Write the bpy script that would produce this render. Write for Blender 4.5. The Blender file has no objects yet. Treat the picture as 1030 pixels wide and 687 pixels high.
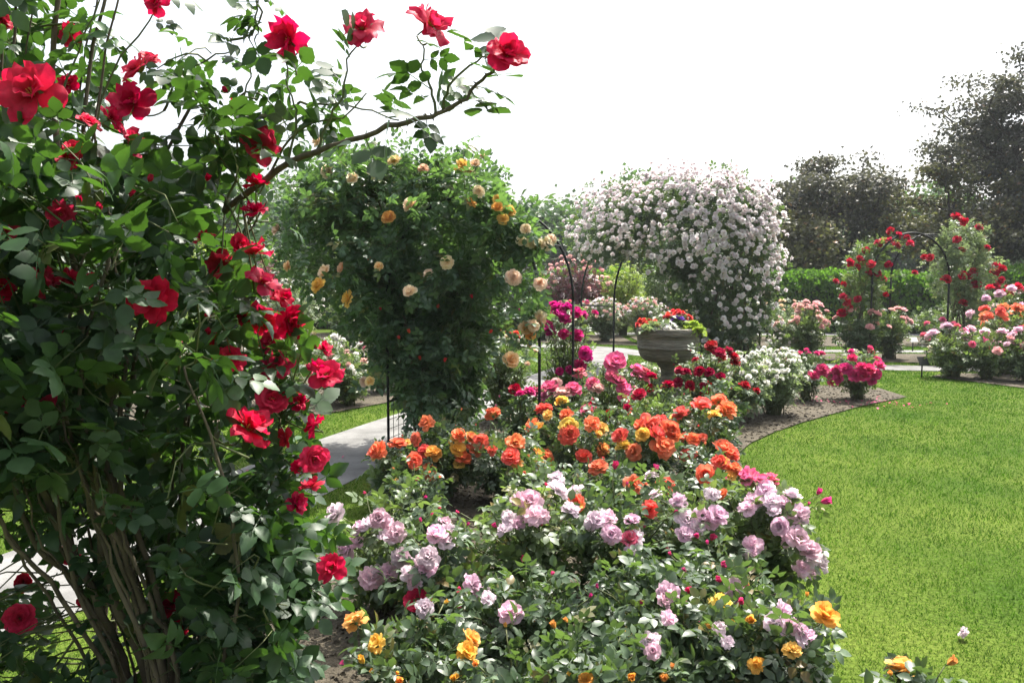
import bpy, math
import numpy as np
from mathutils import Vector, Quaternion

sc = bpy.context.scene
COL = sc.collection
RNG = np.random.default_rng(7)

# ------------------------------------------------------------------ camera
CAM_H, PITCH, F = 1.60, math.radians(4.5), 808.0
cam_d = bpy.data.cameras.new('camera')
cam_d.sensor_width = 36.0
cam_d.lens = 36.0 * F / 1030.0
cam_d.clip_start, cam_d.clip_end = 0.05, 2000.0
cam = bpy.data.objects.new('camera', cam_d)
COL.objects.link(cam)
cam.location = (0, 0, CAM_H)
cam.rotation_euler = (math.radians(90) - PITCH, 0, 0)
sc.camera = cam

# ------------------------------------------------------------------ light
SUN_EL, SUN_AZ = 62.0, 34.0          # degrees; azimuth from +Y towards +X
w = bpy.data.worlds.new('World'); sc.world = w; w.use_nodes = True
wn = w.node_tree; bg = wn.nodes['Background']
sky = wn.nodes.new('ShaderNodeTexSky'); sky.sky_type = 'NISHITA'; sky.sun_disc = False
sky.sun_elevation = math.radians(SUN_EL); sky.sun_rotation = math.radians(SUN_AZ)
sky.air_density = 1.0; sky.dust_density = 6.0; sky.ozone_density = 1.0
hs = wn.nodes.new('ShaderNodeHueSaturation'); hs.inputs['Saturation'].default_value = 0.45
wn.links.new(sky.outputs['Color'], hs.inputs['Color'])
wn.links.new(hs.outputs['Color'], bg.inputs['Color'])
bg.inputs['Strength'].default_value = 0.15
sl = bpy.data.lights.new('sun', 'SUN'); sl.energy = 4.4; sl.angle = math.radians(0.53); sl.color = (1.0, 0.95, 0.86)
so = bpy.data.objects.new('sun', sl); COL.objects.link(so)
_e, _a = math.radians(SUN_EL), math.radians(SUN_AZ)
so.rotation_euler = Vector((-math.sin(_a)*math.cos(_e), -math.cos(_a)*math.cos(_e), -math.sin(_e))).to_track_quat('-Z', 'Y').to_euler()
so.location = (8, 20, 30)
sc.view_settings.view_transform = 'Standard'; sc.view_settings.look = 'None'
sc.view_settings.exposure = 1.2; sc.view_settings.gamma = 1.0
sc.cycles.max_bounces = 8; sc.cycles.transmission_bounces = 4; sc.cycles.diffuse_bounces = 3
sc.cycles.caustics_reflective = False; sc.cycles.caustics_refractive = False

# ------------------------------------------------------------------ projection helpers (where things stand in the garden)
CP, SP = math.cos(PITCH), math.sin(PITCH)
def ray(u, v):
    x = (u - 515.0) / F; y = (343.5 - v) / F
    return np.array([x, CP + y*SP, y*CP - SP])
def P(u, v, Y):
    d = ray(u, v); return np.array([0, 0, CAM_H]) + d * (Y / d[1])
def G(u, v):
    d = ray(u, v); return tuple((np.array([0, 0, CAM_H]) + d * (-CAM_H / d[2]))[:2])
def Pv(uv, Y):
    x = (uv[:, 0]-515.0)/F; y = (343.5-uv[:, 1])/F
    d = np.stack([x, CP+y*SP, y*CP-SP], 1)
    return np.array([0, 0, CAM_H]) + d * (Y/d[:, 1])[:, None]
def norm(a):
    return a / np.maximum(np.linalg.norm(a, axis=-1, keepdims=True), 1e-9)

# ------------------------------------------------------------------ materials
def nt(name):
    m = bpy.data.materials.new(name); m.use_nodes = True
    n = m.node_tree; n.nodes.clear()
    return m, n
def N(n, t, **k):
    x = n.nodes.new(t)
    for a, b in k.items():
        setattr(x, a, b)
    return x
def ramp(n, stops):
    r = N(n, 'ShaderNodeValToRGB'); e = r.color_ramp.elements
    while len(e) < len(stops): e.new(0.5)
    for i, (p, c) in enumerate(stops):
        e[i].position = p; e[i].color = (*c, 1)
    return r
def attr(n, name):
    a = N(n, 'ShaderNodeAttribute'); a.attribute_name = name; return a

def leaf_mat(name, c1, c2, trans, tmix=0.35, rough=0.38, spec=0.5):
    m, n = nt(name); L = n.links.new
    out = N(n, 'ShaderNodeOutputMaterial'); bs = N(n, 'ShaderNodeBsdfPrincipled'); tr = N(n, 'ShaderNodeBsdfTranslucent')
    mx = N(n, 'ShaderNodeMixShader'); mx.inputs[0].default_value = tmix
    r = ramp(n, [(0, c1), (0.82, c2), (0.93, tuple(min(1, 1.45*x) for x in c2)), (0.972, (c2[0]*1.7, c2[1]*.85, c2[2]*.5))])
    L(attr(n, 'rnd').outputs['Fac'], r.inputs[0])
    no = N(n, 'ShaderNodeTexNoise'); no.inputs['Scale'].default_value = 45; no.inputs['Detail'].default_value = 4
    ge = N(n, 'ShaderNodeNewGeometry'); L(ge.outputs['Position'], no.inputs['Vector'])
    rn = ramp(n, [(.3, (.68, .68, .68)), (.7, (1.3, 1.3, 1.25))]); L(no.outputs['Fac'], rn.inputs[0])
    mm = N(n, 'ShaderNodeMixRGB', blend_type='MULTIPLY'); mm.inputs[0].default_value = 1; L(r.outputs[0], mm.inputs[1]); L(rn.outputs[0], mm.inputs[2])
    L(mm.outputs[0], bs.inputs['Base Color'])
    hv = N(n, 'ShaderNodeMixRGB', blend_type='MULTIPLY'); hv.inputs[0].default_value = 1
    r2 = ramp(n, [(0, (0.75, 0.75, 0.75)), (1, (1.15, 1.15, 1.0))]); L(attr(n, 'rnd').outputs['Fac'], r2.inputs[0])
    hv.inputs[1].default_value = (*trans, 1); L(r2.outputs[0], hv.inputs[2]); L(hv.outputs[0], tr.inputs['Color'])
    bs.inputs['Roughness'].default_value = rough
    bs.inputs['Specular IOR Level'].default_value = spec
    L(bs.outputs[0], mx.inputs[1]); L(tr.outputs[0], mx.inputs[2]); L(mx.outputs[0], out.inputs[0])
    return m

def petal_mat(name, base, edge, tmix=0.35, var=0.08, rough=0.55, pos=(0.25, 0.8)):
    m, n = nt(name); L = n.links.new
    out = N(n, 'ShaderNodeOutputMaterial'); bs = N(n, 'ShaderNodeBsdfPrincipled'); tr = N(n, 'ShaderNodeBsdfTranslucent')
    mx = N(n, 'ShaderNodeMixShader'); mx.inputs[0].default_value = tmix
    add = N(n, 'ShaderNodeMath', operation='MULTIPLY_ADD')
    L(attr(n, 'rnd').outputs['Fac'], add.inputs[0]); add.inputs[1].default_value = 0.3
    L(attr(n, 'pu').outputs['Fac'], add.inputs[2])
    r = ramp(n, [(pos[0]+.1, base), (pos[1]+.2, edge)]); L(add.outputs[0], r.inputs[0])
    oi = N(n, 'ShaderNodeObjectInfo'); h = N(n, 'ShaderNodeHueSaturation')
    mr = N(n, 'ShaderNodeMapRange'); mr.inputs[3].default_value = 0.5 - var*0.25; mr.inputs[4].default_value = 0.5 + var*0.25
    L(oi.outputs['Random'], mr.inputs[0]); L(mr.outputs[0], h.inputs['Hue'])
    mr2 = N(n, 'ShaderNodeMapRange'); mr2.inputs[3].default_value = 0.8; mr2.inputs[4].default_value = 1.12
    ml = N(n, 'ShaderNodeMath', operation='MULTIPLY'); ml.inputs[1].default_value = 7.31
    fr = N(n, 'ShaderNodeMath', operation='FRACT'); L(oi.outputs['Random'], ml.inputs[0]); L(ml.outputs[0], fr.inputs[0]); L(fr.outputs[0], mr2.inputs[0])
    L(mr2.outputs[0], h.inputs['Value'])
    m3 = N(n, 'ShaderNodeMath', operation='MULTIPLY'); m3.inputs[1].default_value = 23.7; f3 = N(n, 'ShaderNodeMath', operation='FRACT'); L(oi.outputs['Random'], m3.inputs[0]); L(m3.outputs[0], f3.inputs[0])
    mr3 = N(n, 'ShaderNodeMapRange'); mr3.inputs[3].default_value = .96; mr3.inputs[4].default_value = 1.03; L(f3.outputs[0], mr3.inputs[0]); L(mr3.outputs[0], h.inputs['Saturation'])
    tc = N(n, 'ShaderNodeTexCoord'); no = N(n, 'ShaderNodeTexNoise'); no.inputs['Scale'].default_value = 5; no.inputs['Detail'].default_value = 5; L(tc.outputs['Object'], no.inputs['Vector'])
    rn = ramp(n, [(.3, (.80, .76, .78)), (.65, (1.08, 1.08, 1.08))]); L(no.outputs['Fac'], rn.inputs[0])
    mm = N(n, 'ShaderNodeMixRGB', blend_type='MULTIPLY'); mm.inputs[0].default_value = 1; L(r.outputs[0], mm.inputs[1]); L(rn.outputs[0], mm.inputs[2]); L(mm.outputs[0], h.inputs['Color'])
    L(h.outputs[0], bs.inputs['Base Color']); L(h.outputs[0], tr.inputs['Color'])
    bs.inputs['Roughness'].default_value = rough; bs.inputs['Specular IOR Level'].default_value = 0.25
    L(bs.outputs[0], mx.inputs[1]); L(tr.outputs[0], mx.inputs[2]); L(mx.outputs[0], out.inputs[0])
    return m

def noise_mat(name, stops, scale=8.0, detail=8.0, rough=0.9, bump=0.3, bscale=60.0, stretch=None, spec=0.3, dist=0.02):
    m, n = nt(name); L = n.links.new
    out = N(n, 'ShaderNodeOutputMaterial'); bs = N(n, 'ShaderNodeBsdfPrincipled')
    tc = N(n, 'ShaderNodeTexCoord'); mp = N(n, 'ShaderNodeMapping')
    if stretch: mp.inputs['Scale'].default_value = stretch
    L(tc.outputs['Object'], mp.inputs[0])
    no = N(n, 'ShaderNodeTexNoise'); no.inputs['Scale'].default_value = scale; no.inputs['Detail'].default_value = detail
    no.inputs['Roughness'].default_value = 0.65
    L(mp.outputs[0], no.inputs['Vector'])
    r = ramp(n, stops); L(no.outputs['Fac'], r.inputs[0]); L(r.outputs[0], bs.inputs['Base Color'])
    n2 = N(n, 'ShaderNodeTexNoise'); n2.inputs['Scale'].default_value = bscale; n2.inputs['Detail'].default_value = 6
    L(mp.outputs[0], n2.inputs['Vector'])
    b = N(n, 'ShaderNodeBump'); b.inputs['Strength'].default_value = bump; b.inputs['Distance'].default_value = dist
    L(n2.outputs['Fac'], b.inputs['Height']); L(b.outputs[0], bs.inputs['Normal'])
    bs.inputs['Roughness'].default_value = rough; bs.inputs['Specular IOR Level'].default_value = spec
    L(bs.outputs[0], out.inputs[0])
    return m

M = {}
M['leaf_red'] = leaf_mat('leaf_deep_green', (0.016, 0.042, 0.016), (0.045, 0.088, 0.040), (0.10, 0.24, 0.025), 0.28, 0.46, 0.42)
M['leaf_dark'] = leaf_mat('leaf_dark_green', (0.032, 0.06, 0.03), (0.095, 0.14, 0.082), (0.15, 0.26, 0.05), 0.30, 0.42, 0.5)
M['leaf_mid'] = leaf_mat('leaf_mid_green', (0.05, 0.088, 0.036), (0.13, 0.18, 0.085), (0.22, 0.34, 0.07), 0.34, 0.42, 0.5)
M['leaf_pale'] = leaf_mat('leaf_grey_green', (0.08, 0.12, 0.065), (0.19, 0.24, 0.15), (0.27, 0.37, 0.14), 0.34, 0.45, 0.45)
M['leaf_apricot'] = leaf_mat('leaf_sea_green', (0.028, 0.066, 0.034), (0.078, 0.138, 0.078), (0.17, 0.33, 0.07), 0.34, 0.38, 0.5)
M['leaf_lime'] = leaf_mat('leaf_lime', (0.16, 0.24, 0.03), (0.3, 0.4, 0.06), (0.4, 0.55, 0.08), 0.35)
M['leaf_purple'] = leaf_mat('leaf_purple', (0.05, 0.02, 0.03), (0.12, 0.05, 0.06), (0.22, 0.07, 0.09), 0.3)
M['leaf_copper'] = leaf_mat('leaf_copper', (0.032, 0.034, 0.027), (0.092, 0.095, 0.075), (0.11, 0.115, 0.065), 0.28, 0.45, 0.4)
M['leaf_olive'] = leaf_mat('leaf_olive', (0.055, 0.06, 0.03), (0.15, 0.145, 0.075), (0.18, 0.2, 0.06), 0.3, 0.45, 0.4)
M['leaf_tree'] = leaf_mat('leaf_tree', (0.03, 0.065, 0.022), (0.07, 0.12, 0.045), (0.13, 0.26, 0.05), 0.3, 0.45, 0.35)
M['leaf_hedge'] = leaf_mat('leaf_hedge', (0.036, 0.092, 0.010), (0.09, 0.18, 0.022), (0.16, 0.36, 0.03), 0.42, 0.4, 0.35)
M['cane'] = noise_mat('cane_bark', [(0.3, (0.04, 0.034, 0.022)), (0.7, (0.16, 0.13, 0.088))], 25, bump=0.4, bscale=80, stretch=(1, 1, .3), dist=0.004)
M['stem'] = noise_mat('green_stem', [(0.3, (0.06, 0.085, 0.03)), (0.7, (0.12, 0.13, 0.05))], 20, bump=0.1, rough=0.6)
M['bark'] = noise_mat('tree_bark', [(0.3, (0.025, 0.02, 0.016)), (0.7, (0.08, 0.065, 0.05))], 10, bump=0.6, bscale=20, stretch=(1, 1, .25))
M['iron'] = noise_mat('black_iron', [(0.3, (0.008, 0.009, 0.009)), (0.7, (0.018, 0.02, 0.019))], 30, bump=0.1, rough=0.6, spec=0.25)
M['stone'] = noise_mat('carved_stone', [(0.28, (0.075, 0.073, 0.058)), (0.48, (0.17, 0.162, 0.13)), (0.7, (0.29, 0.278, 0.23))], 5.0, bump=0.9, bscale=14, stretch=(1, 1, 6), dist=0.03)
M['soil'] = noise_mat('garden_soil', [(0.2, (0.032, 0.027, 0.018)), (0.5, (0.080, 0.067, 0.046)), (0.8, (0.15, 0.128, 0.09))], 6, bump=1.0, bscale=40, dist=0.04)
M['path'] = noise_mat('path_gravel', [(0.3, (0.10, 0.099, 0.094)), (0.5, (0.17, 0.169, 0.163)), (0.7, (0.24, 0.238, 0.23))], 2.2, detail=12, bump=0.5, bscale=160, dist=0.01)
M['calyx'] = leaf_mat('calyx_green', (0.06, 0.11, 0.03), (0.10, 0.16, 0.05), (0.15, 0.25, 0.05), 0.2)
M['label_black'] = noise_mat('label_black', [(0.3, (0.012, 0.012, 0.012)), (0.7, (0.03, 0.03, 0.03))], 10, bump=0.05, rough=0.4)
M['label_white'] = noise_mat('label_white', [(0.3, (0.6, 0.6, 0.58)), (0.7, (0.75, 0.75, 0.73))], 10, bump=0.05, rough=0.4)
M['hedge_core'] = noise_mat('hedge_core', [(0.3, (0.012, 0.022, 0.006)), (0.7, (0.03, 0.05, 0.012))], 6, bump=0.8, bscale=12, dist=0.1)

M['p_red'] = petal_mat('petal_crimson', (0.50, 0.004, 0.03), (0.70, 0.010, 0.075), 0.45, 0.02)
M['p_arch_red'] = petal_mat('petal_scarlet', (0.45, 0.003, 0.025), (0.66, 0.01, 0.06), 0.4, 0.02)
M['p_apricot'] = petal_mat('petal_apricot', (0.94, 0.52, 0.14), (0.95, 0.74, 0.44), 0.5, 0.10)
M['p_peach'] = petal_mat('petal_peach', (0.92, 0.62, 0.32), (0.94, 0.78, 0.60), 0.5, 0.08)
M['p_cream'] = petal_mat('petal_cream', (0.92, 0.74, 0.30), (0.94, 0.86, 0.62), 0.5, 0.05)
M['p_gold'] = petal_mat('petal_gold', (0.94, 0.48, 0.06), (0.95, 0.64, 0.17), 0.5, 0.08)
M['p_orange'] = petal_mat('petal_coral', (0.96, 0.60, 0.18), (0.95, 0.245, 0.145), 0.48, 0.08, pos=(0.1, 0.5))
M['p_yellow'] = petal_mat('petal_yellow_orange', (0.94, 0.68, 0.16), (0.95, 0.60, 0.16), 0.45, 0.10)
M['p_bronze'] = petal_mat('petal_amber', (0.93, 0.60, 0.12), (0.93, 0.50, 0.10), 0.45, 0.08)
M['p_lilac'] = petal_mat('petal_lilac', (0.91, 0.76, 0.82), (0.87, 0.60, 0.72), 0.5, 0.08)
M['p_lilac_pale'] = petal_mat('petal_pale_lilac', (0.91, 0.84, 0.87), (0.90, 0.76, 0.83), 0.5, 0.05)
M['p_pink'] = petal_mat('petal_rose_pink', (0.88, 0.42, 0.46), (0.84, 0.17, 0.32), 0.45, 0.10)
M['p_palepink'] = petal_mat('petal_pale_pink', (0.90, 0.70, 0.64), (0.88, 0.52, 0.50), 0.5, 0.08)
M['p_magenta'] = petal_mat('petal_magenta', (0.60, 0.015, 0.2), (0.66, 0.03, 0.27), 0.42, 0.08)
M['p_hot'] = petal_mat('petal_hot_pink', (0.80, 0.10, 0.26), (0.80, 0.07, 0.27), 0.4, 0.06)
M['p_dark'] = petal_mat('petal_dark_red', (0.36, 0.003, 0.02), (0.50, 0.006, 0.04), 0.4, 0.05)
M['p_white'] = petal_mat('petal_white', (0.85, 0.85, 0.70), (0.87, 0.87, 0.84), 0.45, 0.03)
M['p_blush'] = petal_mat('petal_blush_white', (0.90, 0.79, 0.79), (0.91, 0.89, 0.89), 0.55, 0.05)
M['p_purple'] = petal_mat('petal_purple', (0.10, 0.02, 0.30), (0.22, 0.06, 0.50), 0.3, 0.05)
M['p_coral'] = petal_mat('petal_coral_red', (0.80, 0.06, 0.05), (0.80, 0.10, 0.08), 0.3, 0.05)

# ------------------------------------------------------------------ mesh building (numpy)
class Geo:
    def __init__(self):
        self.V, self.L, self.S, self.MI, self.R, self.U, self.n = [], [], [], [], [], [], 0
    def raw(self, V, loops, sizes, mi=0, rnd=0.5, pu=0.5):
        k = len(V)
        self.V.append(np.asarray(V, float)); self.L.append(np.asarray(loops, np.int64)+self.n); self.S.append(np.asarray(sizes, np.int64))
        self.MI.append(np.full(len(sizes), mi, np.int64))
        self.R.append(np.broadcast_to(rnd, k).astype(float)); self.U.append(np.broadcast_to(pu, k).astype(float)); self.n += k
    def inst(self, tpl, pos, mats, rnd, mi=0):
        """tpl=(V,loops,sizes[,pu]); pos (n,3); mats (n,3,3) with columns = local axes"""
        V, lo, sz = tpl[0], tpl[1], tpl[2]
        k, n = len(V), len(pos)
        if n == 0: return
        W = np.einsum('nij,kj->nki', mats, V) + pos[:, None, :]
        off = (np.arange(n)*k)[:, None]
        pu = np.tile(tpl[3], n) if len(tpl) > 3 else 0.5
        self.raw(W.reshape(-1, 3), (lo[None, :]+off).ravel(), np.tile(sz, n), mi, np.repeat(rnd, k), pu)
    def mesh(self, name, mats, smooth=True):
        V = np.concatenate(self.V); Lp = np.concatenate(self.L); S = np.concatenate(self.S)
        me = bpy.data.meshes.new(name)
        me.vertices.add(len(V)); me.vertices.foreach_set('co', V.astype(np.float32).ravel())
        me.loops.add(len(Lp)); me.loops.foreach_set('vertex_index', Lp.astype(np.int32))
        me.polygons.add(len(S))
        me.polygons.foreach_set('loop_start', np.concatenate([[0], np.cumsum(S)[:-1]]).astype(np.int32))
        for m_ in mats: me.materials.append(m_)
        me.polygons.foreach_set('material_index', np.concatenate(self.MI).astype(np.int32))
        me.polygons.foreach_set('use_smooth', np.full(len(S), smooth, bool))
        a = me.attributes.new('rnd', 'FLOAT', 'POINT'); a.data.foreach_set('value', np.concatenate(self.R).astype(np.float32))
        a = me.attributes.new('pu', 'FLOAT', 'POINT'); a.data.foreach_set('value', np.concatenate(self.U).astype(np.float32))
        me.update(calc_edges=True); me.validate()
        return me
    def build(self, name, mats, parent=None, smooth=True, loc=(0, 0, 0)):
        return link(name, self.mesh(name, mats if isinstance(mats, list) else [mats], smooth), parent, loc)

def link(name, me, parent=None, loc=(0, 0, 0)):
    o = bpy.data.objects.new(name, me); COL.objects.link(o); o.location = loc
    if parent: o.parent = parent
    return o
def tag(o, label=None, cat=None, group=None, kind=None):
    if label: o['label'] = label
    if cat: o['category'] = cat
    if group: o['group'] = group
    if kind: o['kind'] = kind
    return o
def thing(name, loc, label, cat, group=None):
    o = bpy.data.objects.new(name, None); COL.objects.link(o); o.location = loc; o.empty_display_size = 0.2
    return tag(o, label, cat, group)

def tubes(g, pts, rad, sides=5, mi=0, rnd=0.5, cap=True):
    """pts (S,K,3), rad (S,K): a batch of tapered tubes"""
    pts = np.asarray(pts, float); rad = np.asarray(rad, float)
    S, K, _ = pts.shape
    T = norm(np.gradient(pts, axis=1))
    ref = np.where(np.abs(T[..., 2:3]) > 0.8, np.array([1.0, 0, 0]), np.array([0, 0, 1.0]))
    ref = np.broadcast_to(ref[:, :1], T.shape)
    A = norm(np.cross(T, ref)); B = np.cross(T, A)
    an = np.linspace(0, 2*np.pi, sides, endpoint=False)
    V = pts[:, :, None, :] + rad[:, :, None, None]*(A[:, :, None, :]*np.cos(an)[:, None] + B[:, :, None, :]*np.sin(an)[:, None])
    i = np.arange(K-1)[:, None]*sides; j = np.arange(sides)[None, :]; j2 = (j+1) % sides
    q = np.stack([i+j, i+j2, i+sides+j2, i+sides+j], -1).reshape(-1, 4)
    lo, sz = q.ravel(), np.full(len(q), 4)
    if cap:
        lo = np.concatenate([lo, np.arange(sides)[::-1], (K-1)*sides+np.arange(sides)]); sz = np.concatenate([sz, [sides, sides]])
    off = (np.arange(S)*K*sides)[:, None]
    g.raw(V.reshape(-1, 3), (lo[None]+off).ravel(), np.tile(sz, S), mi, rnd)
def bez(p0, p1, p2, K):
    t = np.linspace(0, 1, K)[None, :, None]
    return (1-t)**2*p0[:, None] + 2*t*(1-t)*p1[:, None] + t*t*p2[:, None]
def frames(d, up):
    """rotation matrices with Y=d and Z near up"""
    d = norm(d); x = norm(np.cross(d, up)); z = np.cross(x, d)
    return np.stack([x, d, z], -1)

# leaf templates: a leaflet along +Y, length 1, normal +Z
def leaflet(rows, wid, fold=0.18, droop=0.18, W=0.34, y0=0.0, sc_=1.0, rot=0.0, base=(0, 0, 0)):
    ts = np.linspace(0, 1, rows+2)
    V = [(0, 0, 0)]
    for t in ts[1:-1]:
        ww = W*np.interp(t, wid[0], wid[1]); z = -droop*t*t
        V += [(-ww, t, z+fold*ww), (0, t, z), (ww, t, z+fold*ww)]
    V.append((0, 1, -droop))
    V = np.array(V)*sc_
    lo, sz = [0, 2, 1, 0, 3, 2], [3, 3]
    for r in range(rows-1):
        a = 1+3*r
        lo += [a, a+1, a+4, a+3, a+1, a+2, a+5, a+4]; sz += [4, 4]
    a = 1+3*(rows-1); e = len(V)-1
    lo += [a, a+1, e, a+1, a+2, e]; sz += [3, 3]
    c, s = math.cos(rot), math.sin(rot)
    R = np.array([[c, -s, 0], [s, c, 0], [0, 0, 1]])
    return V@R.T+np.array(base), np.array(lo), np.array(sz)
OVAL = ([0, .2, .45, .75, 1], [0, .75, 1, .7, 0])
_t = np.linspace(0, 1, 11); _w = np.interp(_t, [0, .1, .25, .45, .65, .82, 1], [0, .5, .86, 1, .84, .5, 0])
SERR = (_t, _w*np.where(np.arange(11) % 2 == 1, 1.07, .93))
def join(tpls):
    V, lo, sz, n = [], [], [], 0
    for a, b, c in tpls:
        V.append(a); lo.append(b+n); sz.append(c); n += len(a)
    return np.concatenate(V), np.concatenate(lo), np.concatenate(sz)
def compound(rows, n=5, shp=None, **kw):
    OV = shp or OVAL
    L = [leaflet(rows, OV, **kw, sc_=0.46, base=(0, 0.62, -0.02))]
    for y, s in ([(0.55, .40), (0.25, .34)] if n == 5 else [(0.4, .40)]):
        L.append(leaflet(rows, OV, **kw, sc_=s, rot=1.15, base=(-0.01, y, 0)))
        L.append(leaflet(rows, OV, **kw, sc_=s, rot=-1.15, base=(0.01, y, 0)))
    ra = (np.array([(-.012, 0, 0), (.012, 0, 0), (.008, .66, -.02), (-.008, .66, -.02)]), np.array([0, 1, 2, 3]), np.array([4]))
    return join(L+[ra])
LEAF5_HI = [compound(9, shp=SERR, W=.36), compound(9, shp=SERR, W=.33, fold=.42, droop=.34), compound(9, 3, shp=SERR, W=.39, fold=.05, droop=.08), compound(9, shp=SERR, W=.35, fold=-.12, droop=.45)]
LEAF5, LEAF5_LO = [compound(2), compound(2, 3, W=.38, fold=.4, droop=.3), compound(3, W=.32, droop=.4)], compound(1)
LEAF3_LO = compound(1, 3)
LEAF1 = leaflet(2, OVAL, W=0.36)
LEAF1_LO = leaflet(1, OVAL, W=0.40)

def leaves(g, tpl, pos, tang, size, up=0.7, rand=0.45, mi=0, rng=RNG, along=0.35):
    n = len(pos)
    rv = rng.normal(size=(n, 3)); perp = norm(rv - tang*np.sum(rv*tang, 1, keepdims=True))
    d = norm(along*tang + perp*0.85 + np.array([0, 0, 0.05]))
    u = norm(np.array([0, 0, up]) + rng.normal(size=(n, 3))*rand + 0.2*perp)
    s = size*rng.uniform(0.7, 1.25, n)
    F_, rn = frames(d, u)*s[:, None, None], rng.random(n)**1.2
    if not isinstance(tpl, list): tpl = [tpl]
    w_ = rng.integers(0, len(tpl), n)
    for i, T in enumerate(tpl): g.inst(T, pos[w_ == i], F_[w_ == i], rn[w_ == i], mi)

# ------------------------------------------------------------------ blooms: +Z is the way the flower faces, radius about 1
def petal(s_n, t_n, L, W, a0, a1, cup, ruff, rng, notch=0.0, recurve=0.0):
    """surface grid; returns V (s_n*t_n,3), starts at the axis; a0,a1 = angle from the axis at base and tip"""
    s = np.linspace(0, 1, s_n); t = np.linspace(-1, 1, t_n)
    ang = a0+(a1-a0)*s + recurve*np.clip(s-0.65, 0, 1)**1.0*2.0
    ds = L/(s_n-1)
    r = np.concatenate([[0], np.cumsum(np.sin(ang[:-1])*ds)]) + 0.05
    z = np.concatenate([[0], np.cumsum(np.cos(ang[:-1])*ds)])
    wid = W*np.interp(s, [0, .25, .6, .85, 1.0], [.22, .68, 1.0, .92, .55])
    Sx = wid[:, None]*t[None, :]
    cr = cup*(t[None, :]**2)*wid[:, None]
    ca, sa = np.cos(ang)[:, None], np.sin(ang)[:, None]
    R = r[:, None] - cr*ca - (notch*L*(t[None, :]**2)*0.0)
    Z = z[:, None] + cr*sa
    ph = rng.uniform(0, 6.28)
    wv = ruff*np.sin(3.2*t[None, :]+ph)*s[:, None]**2
    R = R+wv*ca; Z = Z-wv*sa+rng.normal(size=R.shape)*ruff*0.25*s[:, None]
    V = np.stack([Sx, R, Z], -1).reshape(-1, 3)
    i = np.arange(s_n-1)[:, None]*t_n; j = np.arange(t_n-1)[None, :]
    q = np.stack([i+j, i+j+1, i+t_n+j+1, i+t_n+j], -1).reshape(-1, 4)
    return V, q.ravel(), np.full(len(q), 4), np.repeat(s, t_n)
D2R = math.pi/180
def make_bloom(layers, seed, res=(5, 5), calyx=True, stamens=False, jit=13, stem=0.5):
    """layers: (count, tip angle deg, length, half width, cup, ruffle, z offset, recurve)"""
    rng = np.random.default_rng(seed); g = Geo(); a = rng.uniform(0, 6.28)
    for cnt, al, L, W, cup, ruff, z0, rec in layers:
        for k in range(cnt):
            ang = a + 2*math.pi*k/cnt + rng.normal()*0.14
            tip = (al+rng.normal()*jit)*D2R
            V, lo, sz, pu = petal(res[0], res[1], L*rng.uniform(.88, 1.1), W*rng.uniform(.88, 1.12), tip*0.75, tip*1.15, cup, ruff, rng, recurve=rec*rng.uniform(.4, 1.4))
            V = V.copy(); V[:, 2] += z0 + rng.normal()*0.02
            c, s = math.cos(ang), math.sin(ang)
            g.raw(V@np.array([[c, s, 0], [-s, c, 0], [0, 0, 1]]), lo, sz, 0, rng.random(), pu)
        a += 1.1
    if stamens:
        n = 30; th = rng.uniform(0, 6.28, n); rr = rng.uniform(0.02, .16, n)
        p = np.stack([rr*np.cos(th), rr*np.sin(th), np.full(n, .05)], 1); q = p*np.array([1.5, 1.5, 1])+np.array([0, 0, .22])
        tubes(g, np.stack([p, (p+q)/2, q], 1), np.full((n, 3), .018), 3, 2, 0.9)
    if calyx:
        t = np.linspace(0, 1, 5)
        pts = np.stack([0*t, 0*t, -0.02-t*0.22], 1)[None]
        tubes(g, pts, np.array([[.12, .17, .16, .10, .045]]), 7, 1, .5)
        if stem:
            tubes(g, np.array([[[0, 0, -.2], [0.02, 0, -.2-stem*.5], [0.0, 0.02, -.2-stem]]]), np.array([[.045, .04, .04]]), 5, 1, .3)
        for k in range(5):
            V, lo, sz, pu = petal(3, 3, .55, .10, 60*D2R, 115*D2R, .2, .02, rng)
            ang = k*1.257; c, s = math.cos(ang), math.sin(ang)
            g.raw(V@np.array([[c, s, 0], [-s, c, 0], [0, 0, 1]])-np.array([0, 0, .04]), lo, sz, 1, .5, pu)
    return g
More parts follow.
